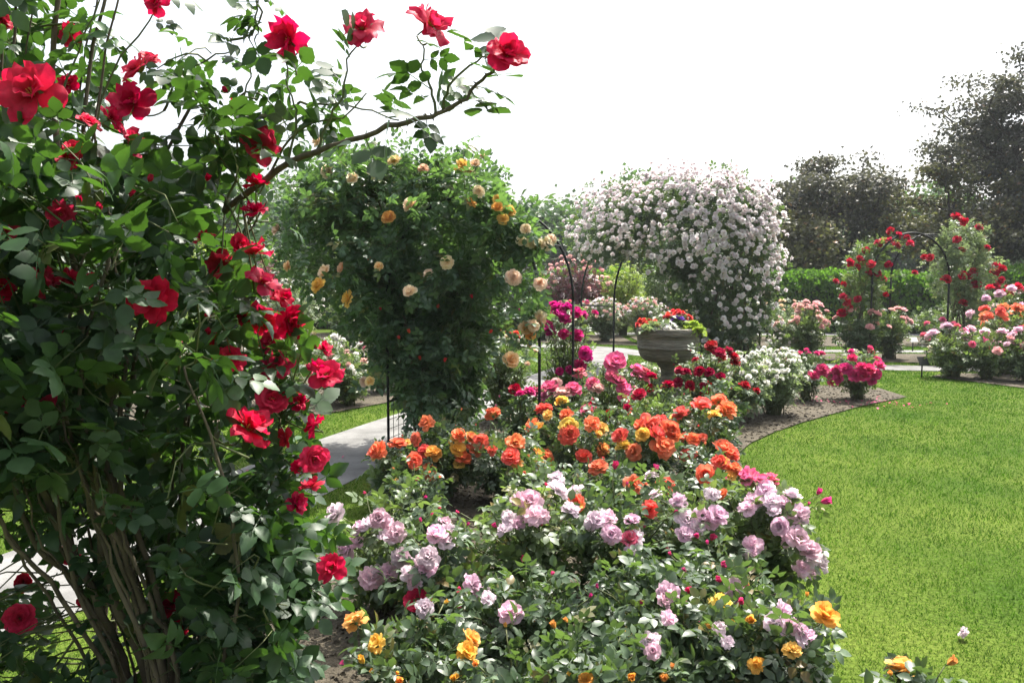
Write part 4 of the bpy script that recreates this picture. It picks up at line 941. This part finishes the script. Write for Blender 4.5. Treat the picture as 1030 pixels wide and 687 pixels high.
TOP = [(-220,-60),(-60,-60),(60,-60),(90,-50),(95,-20),(80,20),(65,60),(80,100),(40,130),(-20,130),(-220,130)]
RIGHT = [(225,525),(262,490),(290,480),(300,520),(308,560),(316,610),(314,660),(300,720),(250,760),(210,740),(195,690),(212,620)]
LOWLEFT = [(-120,640),(-20,615),(40,640),(75,690),(60,760),(-120,760)]
body(MAIN, 470, 2.15, .62, 110, LEAF5_HI, .112)
body(MAIN, 70, 1.72, .12, 90, LEAF5_HI, .115)
body(TOP, 62, 2.1, .5, 60, LEAF5_HI, .115)
body(RIGHT, 120, 2.05, .34, 60, LEAF5_HI, .105)
body([(95,480),(200,480),(235,540),(225,640),(215,760),(150,760),(175,640),(130,560)], 60, 2.25, .25, 40, LEAF5_HI, .10)
body([(95,500),(220,480),(250,540),(235,640),(225,770),(60,770),(70,680),(105,600)], 50, 2.15, .3, 40, LEAF5_HI, .095)
body([(-20,470),(60,460),(110,500),(100,560),(30,540),(-20,550)], 22, 2.2, .25, 40, LEAF5_HI, .09)
body(LOWLEFT, 30, 2.0, .25, 50, LEAF5_HI, .10)
body([(150,95),(190,55),(240,60),(300,85),(355,80),(372,110),(330,120),(300,145),(262,150),(200,140)], 13, 2.05, .2, 40, LEAF5_HI, .10)
body([(262,240),(285,300),(292,360),(290,430),(308,470),(290,480),(262,470),(240,400),(230,300)], 26, 2.1, .2, 40, LEAF5_HI, .11)
P_R = [(33,95,62,1.75,'open'),(6,88,40,1.8,'floppy'),(139,70,38,1.95,'floppy'),(133,104,46,1.95,'open'),(128,142,40,1.95,'open'),(70,85,22,2.2,'open'),(262,147,42,1.95,'open'),(258,186,28,2.0,'open'),(257,214,28,2.0,'floppy'),
       (292,42,46,1.95,'open'),(365,31,48,1.9,'floppy'),(431,27,46,1.8,'floppy'),(510,57,48,1.74,'open'),(222,266,34,2.05,'floppy'),(255,256,36,2.0,'floppy'),(263,285,38,2.0,'floppy'),(40,281,38,1.7,'floppy'),(74,284,32,1.72,'floppy'),
       (155,303,52,1.75,'open'),(2,240,40,1.75,'open'),(290,322,36,2.05,'open'),(262,325,40,2.05,'floppy'),(230,363,36,1.95,'open'),(328,378,36,2.0,'open'),(277,370,38,2.05,'floppy'),(274,402,38,2.0,'open'),(30,415,58,1.7,'open'),
       (249,432,56,1.9,'open'),(317,429,28,2.0,'open'),(316,461,34,2.0,'open'),(313,490,26,2.0,'floppy'),(298,506,26,2.0,'floppy'),(334,571,30,2.0,'floppy'),(20,622,36,2.0,'cupped'),(68,557,26,2.3,'cupped'),(84,606,30,2.3,'cupped'),(95,600,24,2.35,'cupped'),
       (172,608,30,2.2,'cupped'),(178,636,28,2.2,'cupped'),(155,655,22,2.25,'cupped'),(24,586,22,2.3,'cupped'),(158,4,26,2.0,'open'),(72,35,24,2.1,'open'),(0,20,26,2.0,'open'),(2,290,34,1.75,'floppy'),(75,152,26,1.9,'open'),(68,160,26,1.9,'open'),(88,125,30,1.9,'open'),(-60,220,50,1.8,'open'),(-90,420,50,1.8,'open'),(302,330,22,2.05,'open'),(244,318,24,2.05,'open'),(272,345,24,2.05,'floppy'),(240,245,24,2.0,'open'),(284,300,22,2.05,'floppy'),(262,385,24,2.0,'open'),(300,405,22,2.05,'open'),(325,352,20,2.05,'open'),(215,340,22,1.95,'floppy'),(110,120,26,1.9,'open'),(150,60,24,2.0,'open'),(288,440,22,2.0,'floppy'),(302,470,20,2.0,'open'),(205,240,22,1.95,'open'),(60,215,26,1.75,'floppy'),(320,372,30,2.02,'floppy')]
for u, v, s, y, sh in P_R:
    p = P(u, v, y)
    d = norm(np.array([rng.normal()*.6+.15, -.4+rng.normal()*.45, .5+rng.normal()*.35]))
    b = put_bloom(root, p-base, d, s*y/F/2*.90, 'loose' if sh in ('open', 'floppy') and rng.random() < .7 else sh, 'p_red', rng)
    q = near_on(np.concatenate([skR, spc]+tw), p[None])[0]
    g = Geo(); e = p-d*s*y/F*.35
    tubes(g, bez(q[None], ((q+e)/2+np.array([0, 0, -.02]))[None], (e)[None], 6)-base, np.full((1, 6), .0022), 5); g.build('flower_stalk', M['stem'], root)
for u, v, y in [(80,205,1.7),(101,212,1.7),(208,182,1.9),(229,93,1.95),(233,107,1.95),(213,320,1.9),(210,337,1.9),(131,198,1.75),(88,280,1.7),(150,183,1.75),(120,155,1.8),(60,340,1.7)]:
    put_bloom(root, P(u, v, y)-base, norm(np.array([rng.normal()*.4, -.3, .7])), .011, 'bud', 'p_red', rng, 'bud')

# ------------------------------------------------------------------ stone urn and the plants in it
def lathe(g, prof, n=48, mi=0, wob=0.0):
    prof = np.array(prof); th = np.linspace(0, 2*np.pi, n, endpoint=False); m = len(prof)
    V = np.stack([prof[:, 0:1]*np.cos(th), prof[:, 0:1]*np.sin(th), np.repeat(prof[:, 1:2], n, 1)], -1).reshape(-1, 3)
    i = np.arange(m-1)[:, None]*n; j = np.arange(n)[None]; j2 = (j+1) % n
    q = np.stack([i+j, i+j2, i+n+j2, i+n+j], -1).reshape(-1, 4)
    g.raw(V, q.ravel(), np.full(len(q), 4), mi)
UY = 8.6; uc = P(672, 345, UY); UX = uc[0]
zt = P(672, 331, UY)[2]; ub = P(672, 365, UY)[2]
root = thing('stone_urn', (UX, UY, .014), 'weathered brown stone urn on a pedestal, overflowing with bedding flowers', 'urn')
g = Geo(); H = zt-ub; RB = .325
lathe(g, [(.0, ub-.012), (.13, ub-.012), (.20, ub), (.255, ub+H*.05), (.29, ub+H*.14), (.312, ub+H*.27), (.322, ub+H*.40), (.328, ub+H*.41), (.328, ub+H*.45), (.324, ub+H*.46), (.330, ub+H*.68), (.331, ub+H*.74), (.337, ub+H*.75), (.340, ub+H*.97), (.332, zt), (.295, zt), (.285, zt-.05), (.0, zt-.07)])
g.build('bowl', M['stone'], root)
g = Geo(); lathe(g, [(.0, ub-.013), (.115, ub-.013), (.115, ub-.035), (.085, ub-.06), (.07, ub-.12), (.075, ub-.2), (.11, ub-.26), (.13, ub-.28), (.13, ub-.31), (0, ub-.31)], 32); g.build('stem', M['stone'], root)
g = Geo(); a = .17
lathe(g, [(0, 0), (a*1.5, 0), (a*1.5, .10), (a*1.28, .13), (a*1.22, ub-.36), (a*1.42, ub-.34), (a*1.42, ub-.313), (0, ub-.313)], 4); g.build('pedestal', M['stone'], root, smooth=False)
def potted(name, cat, label, cx, cy, n, rx, ry, h, leaf, flowers, droop=0.0, ls=.07):
    c = np.array([UX+cx, UY+cy, zt-.03]); r = thing(name, tuple(c), label, cat)
    a = rng.uniform(0, 6.28, n); q = np.sqrt(rng.random(n)); e = np.stack([np.cos(a)*q*rx, np.sin(a)*q*ry, h*(.35+.65*rng.random(n))*(1-.5*q*q)+.02-droop*q], 1)
    p0 = e*np.array([.25, .25, 0]); p1 = e*np.array([.5, .5, .9])+np.array([0, 0, .03])
    g = Geo(); tubes(g, bez(p0, p1, e, 5), np.full((n, 5), .0028), 4); g.build('stems', M['stem'], r)
    b = bez(p0, p1, e, 11)[:, [4, 6, 8, 10]].reshape(-1, 3)
    gl = Geo(); leaves(gl, LEAF1, b, norm(b+1e-4), ls, rng=rng); gl.build('foliage', M[leaf], r)
    for sh, mat, k, s, zz in flowers:
        for i in range(k):
            a = rng.uniform(0, 6.28); q = math.sqrt(rng.random())
            p = np.array([math.cos(a)*q*rx, math.sin(a)*q*ry, h*(.95-.4*q*q)+zz-droop*q+rng.normal()*.012])
            put_bloom(r, p, norm(p*np.array([1, 1, .3])*.8+np.array([0, -.2*(rng.random()), .5])*.3), s*rng.uniform(.8, 1.2), sh, mat, rng)
potted('geranium', 'geranium', 'scarlet geranium heads at the top of the stone urn', .10, .03, 26, .15, .13, .20, 'leaf_mid', [('pom', 'p_coral', 36, .032, .02)])
potted('geranium', 'geranium', 'soft red geranium spilling at the edge of the urn nearest the apricot arch', -.22, .03, 18, .11, .11, .12, 'leaf_mid', [('pom', 'p_coral', 22, .028, .0)])
potted('petunia', 'petunia', 'white petunia mound hanging over the front rim of the urn', -.06, -.19, 26, .15, .10, .11, 'leaf_pale', [('floppy', 'p_white', 40, .034, .0)], .04)
potted('petunia', 'petunia', 'violet petunias tucked between the scarlet geraniums in the urn', .10, -.10, 12, .10, .06, .17, 'leaf_mid', [('floppy', 'p_purple', 4, .032, .01)])
potted('petunia', 'petunia', 'violet petunia dangling past the lime foliage at the urn rim', .30, -.08, 8, .06, .06, .05, 'leaf_mid', [('floppy', 'p_purple', 4, .035, .0)], .05)
potted('coleus', 'foliage plant', 'bright lime green foliage plant leaning over the urn rim', .22, -.17, 34, .11, .08, .10, 'leaf_lime', [], .05, .085)
potted('dusty_miller', 'foliage plant', 'silvery trailing foliage along the rim of the urn', -.16, -.12, 30, .17, .16, .10, 'leaf_pale', [('pom', 'p_white', 8, .016, 0)], .04)

# ------------------------------------------------------------------ plant labels on stakes
def plant_label(u, v_foot, Y, w_, h_, stake, label, mat='label_black', yaw=.2):
    x, y, _ = P(u, v_foot, Y); r = thing('plant_label', (x, Y, .014), label, 'plant label'); r.rotation_euler = (0, 0, yaw)
    g = Geo(); tubes(g, np.array([[[0, 0, -.08], [0, 0, stake*.5], [0, .0, stake]]]), np.full((1, 3), .012), 6); g.build('stake', M['iron'], r)
    g = Geo(); t = .008; tilt = .55; c, s = math.cos(tilt), math.sin(tilt)
    V = np.array([(x_, y_, z_) for z_ in (0, t) for y_ in (-h_/2, h_/2) for x_ in (-w_/2, w_/2)])
    V = V@np.array([[1, 0, 0], [0, c*.5, s*1.2], [0, -s, c]])+np.array([0, -.02, stake+h_*.25])
    g.raw(V, [0, 2, 3, 1, 4, 5, 7, 6, 0, 1, 5, 4, 2, 6, 7, 3, 0, 4, 6, 2, 1, 3, 7, 5], [4]*6); g.build('plate', M[mat], r, smooth=False)
plant_label(927, 379, 12.95, .17, .20, .20, 'square black plant label on a stake at the lawn edge by mauve roses')
plant_label(804, 359, 16.2, .20, .16, .22, 'small black plant label in the soil patch with the tiny blush plant')
plant_label(918, 350, 17.6, .18, .16, .20, 'pale plant label glinting beneath the free iron arch', 'label_white')
plant_label(776, 360, 17.0, .12, .10, .16, 'tiny black plant label beside the stems of the white rambler')

# ------------------------------------------------------------------ hedge
def hedge(label, pts, h, wd, n, seed, name='hedge', leaf='leaf_hedge', ls=.10):
    rng = np.random.default_rng(seed); c = smooth_line(pts, 10); L = np.concatenate([[0], np.cumsum(np.linalg.norm(np.diff(c, axis=0), axis=1))])
    t2 = norm(np.gradient(c, axis=0)); nn = np.stack([-t2[:, 1], t2[:, 0]], 1)
    hh = h+.09*np.sin(L*.55+1)+.06*np.sin(L*1.3)+.03*np.sin(L*3.1)
    prof = [(-.5, 0), (-.52, .35), (-.50, .72), (-.42, .90), (-.28, .98), (0, 1.0), (.28, .98), (.42, .90), (.5, .72), (.52, .35), (.5, 0)]
    ring = lambda k, f: np.stack([np.column_stack([c[:, 0]+nn[:, 0]*p*wd*f, c[:, 1]+nn[:, 1]*p*wd*f, q*hh*f]) for p, q in prof], 1)
    V = ring(0, .93); K_, m = V.shape[:2]; i = np.arange(K_-1)[:, None]*m; j = np.arange(m-1)[None]
    q = np.stack([i+j, i+j+1, i+m+j+1, i+m+j], -1).reshape(-1, 4)
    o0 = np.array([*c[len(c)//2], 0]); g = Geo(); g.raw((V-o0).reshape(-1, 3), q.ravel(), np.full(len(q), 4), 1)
    R = ring(0, 1.0); a = rng.random(n)*(K_-1.001); b = rng.random(n)**.9*(m-1.001); ai, bi = a.astype(int), b.astype(int); fa, fb = (a-ai)[:, None], (b-bi)[:, None]
    p = R[ai, bi]*(1-fa)*(1-fb)+R[ai+1, bi]*fa*(1-fb)+R[ai, bi+1]*(1-fa)*fb+R[ai+1, bi+1]*fa*fb
    du = R[ai+1, bi]-R[ai, bi]; dv = R[ai, bi+1]-R[ai, bi]; no = norm(np.cross(dv, du)); no = np.where((no*(p-(np.column_stack([c[ai], hh[ai]*.4])))).sum(1, keepdims=True) < 0, -no, no)
    lump = .06*np.sin(p[:, 0]*5.1)*np.sin(p[:, 2]*6+p[:, 0]*2)+.03*np.sin(p[:, 0]*13+p[:, 2]*9)
    p = p+no*(rng.normal(size=(n, 1))*.035+lump[:, None])
    d = norm(no*.35+np.array([0, 0, .8])+rng.normal(size=(n, 3))*.6)
    g.inst(LEAF1_LO, p-o0, frames(d, norm(no+rng.normal(size=(n, 3))*.5))*(ls*rng.uniform(.7, 1.3, n))[:, None, None], rng.random(n), 0)
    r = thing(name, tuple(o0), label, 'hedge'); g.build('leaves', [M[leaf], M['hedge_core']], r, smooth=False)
hedge('long clipped bright green hedge closing the garden behind the scarlet arch', [(4.2, 25.2), (7.5, 24.6), (11, 23.9), (15, 23.0), (20, 21.5), (25, 19.5)], 1.78, 1.5, 62000, 71)
hedge('clipped bright green hedge seen below the white rambler and between the black hoops', [(-9, 26.4), (-4, 26.2), (0, 26.0), (3.6, 25.6)], 1.70, 1.5, 30000, 72)

# ------------------------------------------------------------------ shrubs and trees
def shrub(label, X, Y, h, r, n, leaf, ls, seed, fl=None, nf=0, fs=.08, name='shrub'):
    b = Bush([KF(fs, 'pom', fl)] if fl else [], X, Y, h, r, label, n, leaf, ls, LEAF5_LO, extra=nf, name=name, cat='shrub'); build_bush(b, np.random.default_rng(seed))
shrub('dark purple smoke-leaved shrub topped with dusty pink bloom behind the black hoops', 1.75, 22.3, 2.15, .95, 240, 'leaf_purple', .17, 81, 'p_palepink', 40, .07)
shrub('dark purple leaved shrub beyond the lawn between red blooms and the apricot climber', -6.2, 19.8, 2.2, .8, 200, 'leaf_purple', .17, 82, 'p_palepink', 10, .07)
shrub('loose yellow-green shrub under the shoulder of the white rambler', 3.1, 22.4, 2.3, .75, 190, 'leaf_lime', .15, 83)
shrub('yellow-green shrub glowing above the hedge behind the white rambler', 4.3, 23.2, 2.4, .8, 170, 'leaf_mid', .17, 84)
shrub('big rounded light green shrub far over the lawn behind the crimson climber', -8.5, 24.0, 3.2, 1.9, 420, 'leaf_lime', .20, 85)
shrub('tall mid green shrub behind the apricot climber', -4.2, 23.5, 3.0, 1.6, 380, 'leaf_mid', .20, 86)
shrub('dark green shrub at the back of the lawn behind the purple shrub', -6.6, 22.6, 2.6, 1.2, 300, 'leaf_dark', .20, 87)
shrub('dark bush filling the corner between hedge and white rambler', 6.1, 23.3, 1.3, .6, 160, 'leaf_dark', .16, 88)

def tree(name, label, X, Y, h, rx, rz, trunk_r, n_limb, n_sub, nleaf, ls, leaf, seed, spread=.55, flat=.55, lean=(0, 0), low=.25, cat='tree'):
    rng = np.random.default_rng(seed); root = thing(name, (X, Y, 0), label, cat)
    top = np.array([lean[0], lean[1], h*.80]); ax = bez(np.zeros((1, 3)), np.array([[lean[0]*.2, lean[1]*.2, h*.45]]), top[None], 14)[0]
    ax[1:-1, :2] += rng.normal(size=(12, 2))*trunk_r*.5
    g = Geo(); tubes(g, ax[None], np.linspace(trunk_r, trunk_r*.22, 14)[None], 9)
    cz = h-rz; ends = []
    for i in range(n_limb):
        f = rng.uniform(low, .95); s = ax[int(f*13)]
        a = i*2.4+rng.normal()*.4; el = rng.uniform(-.25, 1.0)*.9 if f < .8 else rng.uniform(.4, 1.4)
        e = np.array([lean[0]*.7, lean[1]*.7, cz])+np.array([math.cos(a)*math.cos(el)*rx, math.sin(a)*math.cos(el)*rx, math.sin(el)*rz])*rng.uniform(.62, .95)
        m = (s+e)/2+np.array([0, 0, .12*h]); L = bez(s[None], m[None], e[None], 10)[0]; L[1:-1] += rng.normal(size=(8, 3))*.02*rx
        r0 = trunk_r*(1-.75*f)*.62; tubes(g, L[None], np.linspace(r0, r0*.2, 10)[None], 6)
        for k in range(n_sub):
            q = L[rng.integers(3, 10)]; dd = norm(rng.normal(size=3)*np.array([1, 1, .55])+(e-s)/np.linalg.norm(e-s)*.7); e2 = q+dd*rx*rng.uniform(.15, .42)
            l2 = bez(q[None], ((q+e2)/2+np.array([0, 0, .04*h]))[None], e2[None], 6)[0]; tubes(g, l2[None], np.linspace(r0*.3, r0*.07, 6)[None], 4)
            ends += [l2[2], l2[3], l2[4], l2[5], l2[5]]
    g.build('trunk', M['bark'], root)
    ends = np.array(ends); k = rng.integers(0, len(ends), nleaf)
    csz = rng.uniform(.5, 1.3, len(ends))[k]
    p = ends[k]+rng.normal(size=(nleaf, 3))*np.array([1, 1, flat])*spread*csz[:, None]
    p = p[p[:, 2] > .4]
    rv = norm(rng.normal(size=p.shape)*np.array([1, 1, .7])+np.array([0, 0, -.15])); n_ = len(p)
    gl = Geo(); gl.inst(LEAF1_LO, p, frames(rv, norm(rng.normal(size=p.shape)*.6+np.array([0, 0, .7])))*(ls*rng.uniform(.7, 1.3, n_))[:, None, None], rng.random(n_))
    gl.build('crown', M[leaf], root, smooth=False)
# copper crab apples beyond the hedge
tree('crab_apple_tree', 'tall dark copper tree rising at the right edge, reaching highest of all trees', 17.6, 27.0, 9.1, 4.3, 3.9, .26, 18, 11, 36000, .125, 'leaf_copper', 101, .30, .38, (.3, 0), .3)
tree('crab_apple_tree', 'dark copper tree with a leaning trunk directly behind the scarlet arch', 11.6, 28.5, 6.3, 2.5, 2.6, .22, 14, 9, 18000, .125, 'leaf_copper', 102, .28, .38, (-.5, 0), .3)
tree('crab_apple_tree', 'olive brown spreading tree filling the gap between the two dark copper trees', 14.3, 26.6, 5.1, 2.6, 2.3, .20, 14, 9, 20000, .125, 'leaf_olive', 103, .32, .42, (.2, 0), .25)
tree('crab_apple_tree', 'dim copper tree behind the white rambler with bare twigs poking above', 9.7, 30.5, 5.5, 1.7, 2.0, .14, 11, 7, 3600, .14, 'leaf_copper', 104, .28, .45, (0, 0), .3)
tree('crab_apple_tree', 'low dark copper tree in front of the tallest one at the picture edge', 16.9, 24.9, 5.0, 2.8, 2.4, .2, 14, 9, 20000, .125, 'leaf_copper', 105, .32, .42, (0, 0), .2)
tree('crab_apple_tree', 'shaded brown-green tree low behind the hedge next to the white rambler', 9.0, 27.2, 4.2, 1.7, 2.0, .14, 12, 8, 9000, .16, 'leaf_olive', 106, .40, .5, (0, 0), .15)
# green trees far off
FT = [('deciduous_tree', 'rounded green tree far off peeping over the white rambler', 9.0, 60, 8.6, 1.5, 1.8), ('deciduous_tree', 'far green tree just behind the tip of the apricot climber', 1.2, 58, 6.8, 4.2, 3.2),
      ('deciduous_tree', 'far green tree whose crown dips toward the white rambler', 5.0, 60, 6.5, 4.0, 3.1), ('deciduous_tree', 'far green tree hidden mostly behind the apricot climber', -4.5, 57, 7.2, 4.4, 3.4),
      ('deciduous_tree', 'bright green tree showing between the white rambler and the copper trees', 18.5, 52, 7.0, 3.8, 3.3), ('deciduous_tree', 'far green tree behind the crimson spray and apricot climber', -12, 55, 8.0, 4.8, 3.8),
      ('deciduous_tree', 'far green tree screened by the crimson climber', -21, 52, 8.6, 5.0, 4.0), ('deciduous_tree', 'far green tree glimpsed low between copper crowns', 26, 52, 6.8, 4.5, 3.3)]
for i, (nm, lb, x, y, h, rx, rz) in enumerate(FT):
    tree(nm, lb, x, y, h, rx, rz, .3, 16, 9, 9000, .38, 'leaf_tree', 120+i, .75, .7, (0, 0), .2)
# a distant wood on the skyline
g = Geo(); rg = np.random.default_rng(140); n = 16000
x = rg.uniform(-75, 85, n); hh = 5.5+1.2*np.sin(x*.21)+.8*np.sin(x*.53+1)+.5*np.sin(x*1.1)
p = np.column_stack([x, 72+rg.normal(size=n)*2.0, hh*rg.random(n)**.7])
g.inst(LEAF1_LO, p, frames(norm(rg.normal(size=p.shape)), norm(rg.normal(size=p.shape)*.6+np.array([0, 0, .7])))*(.9*rg.uniform(.7, 1.3, n))[:, None, None], rg.random(n))
tag(g.build('woods', M['leaf_tree'], smooth=False), 'far off wood reading as one soft green band', 'woods', kind='stuff')

# ------------------------------------------------------------------ small things lying about
def fallen(x, y, label, sh, mat, s):
    o = bloom_meshes(sh, mat)[0]; o = link('fallen_bloom', o, None, (x, y, .03+s*.3)); o.scale = (s, s, s); o.rotation_euler = (1.9, .2, .6)
    tag(o, label, 'fallen bloom')
fallen(*G(967, 643), 'single pale fallen bloom lying alone on the mown lawn', 'blown', 'p_lilac_pale', .028)
g = Geo(); rg = np.random.default_rng(150)
c = np.concatenate([np.column_stack([rg.normal(4.5, .45, 60), rg.normal(10.2, .22, 60)]), np.column_stack([rg.normal(-1.55, .3, 10), rg.normal(6.3, .7, 10)]), np.column_stack([rg.uniform(-.8, 1.2, 24), rg.uniform(2.6, 5, 24)])])
p = np.column_stack([c, np.full(len(c), .024)])
g.inst(LEAF1, p, frames(norm(rg.normal(size=p.shape)*np.array([1, 1, .1])), norm(rg.normal(size=p.shape)*.25+np.array([0, 0, 1])))*(.035*rg.uniform(.7, 1.3, len(p)))[:, None, None], rg.random(len(p)))
tag(g.build('fallen_petals', M['p_hot'], smooth=True), 'pink petals scattered on the soil and path', 'petals', kind='stuff')

# ------------------------------------------------------------------ summer haze
m, n = nt('haze_air'); o_ = N(n, 'ShaderNodeOutputMaterial'); pv = N(n, 'ShaderNodeVolumePrincipled')
pv.inputs['Color'].default_value = (.86, .92, 1, 1); pv.inputs['Density'].default_value = .00065; pv.inputs['Anisotropy'].default_value = .3
n.links.new(pv.outputs[0], o_.inputs['Volume'])
V = np.array([(x, y, z) for z in (-1.0, 13.0) for y in (-45, 155) for x in (-155, 155)], float)
g = Geo(); g.raw(V, [0, 2, 3, 1, 4, 5, 7, 6, 0, 1, 5, 4, 2, 6, 7, 3, 0, 4, 6, 2, 1, 3, 7, 5], [4]*6)
tag(g.build('haze', m, smooth=False), 'thin bright summer haze over the whole garden', 'haze', kind='stuff')
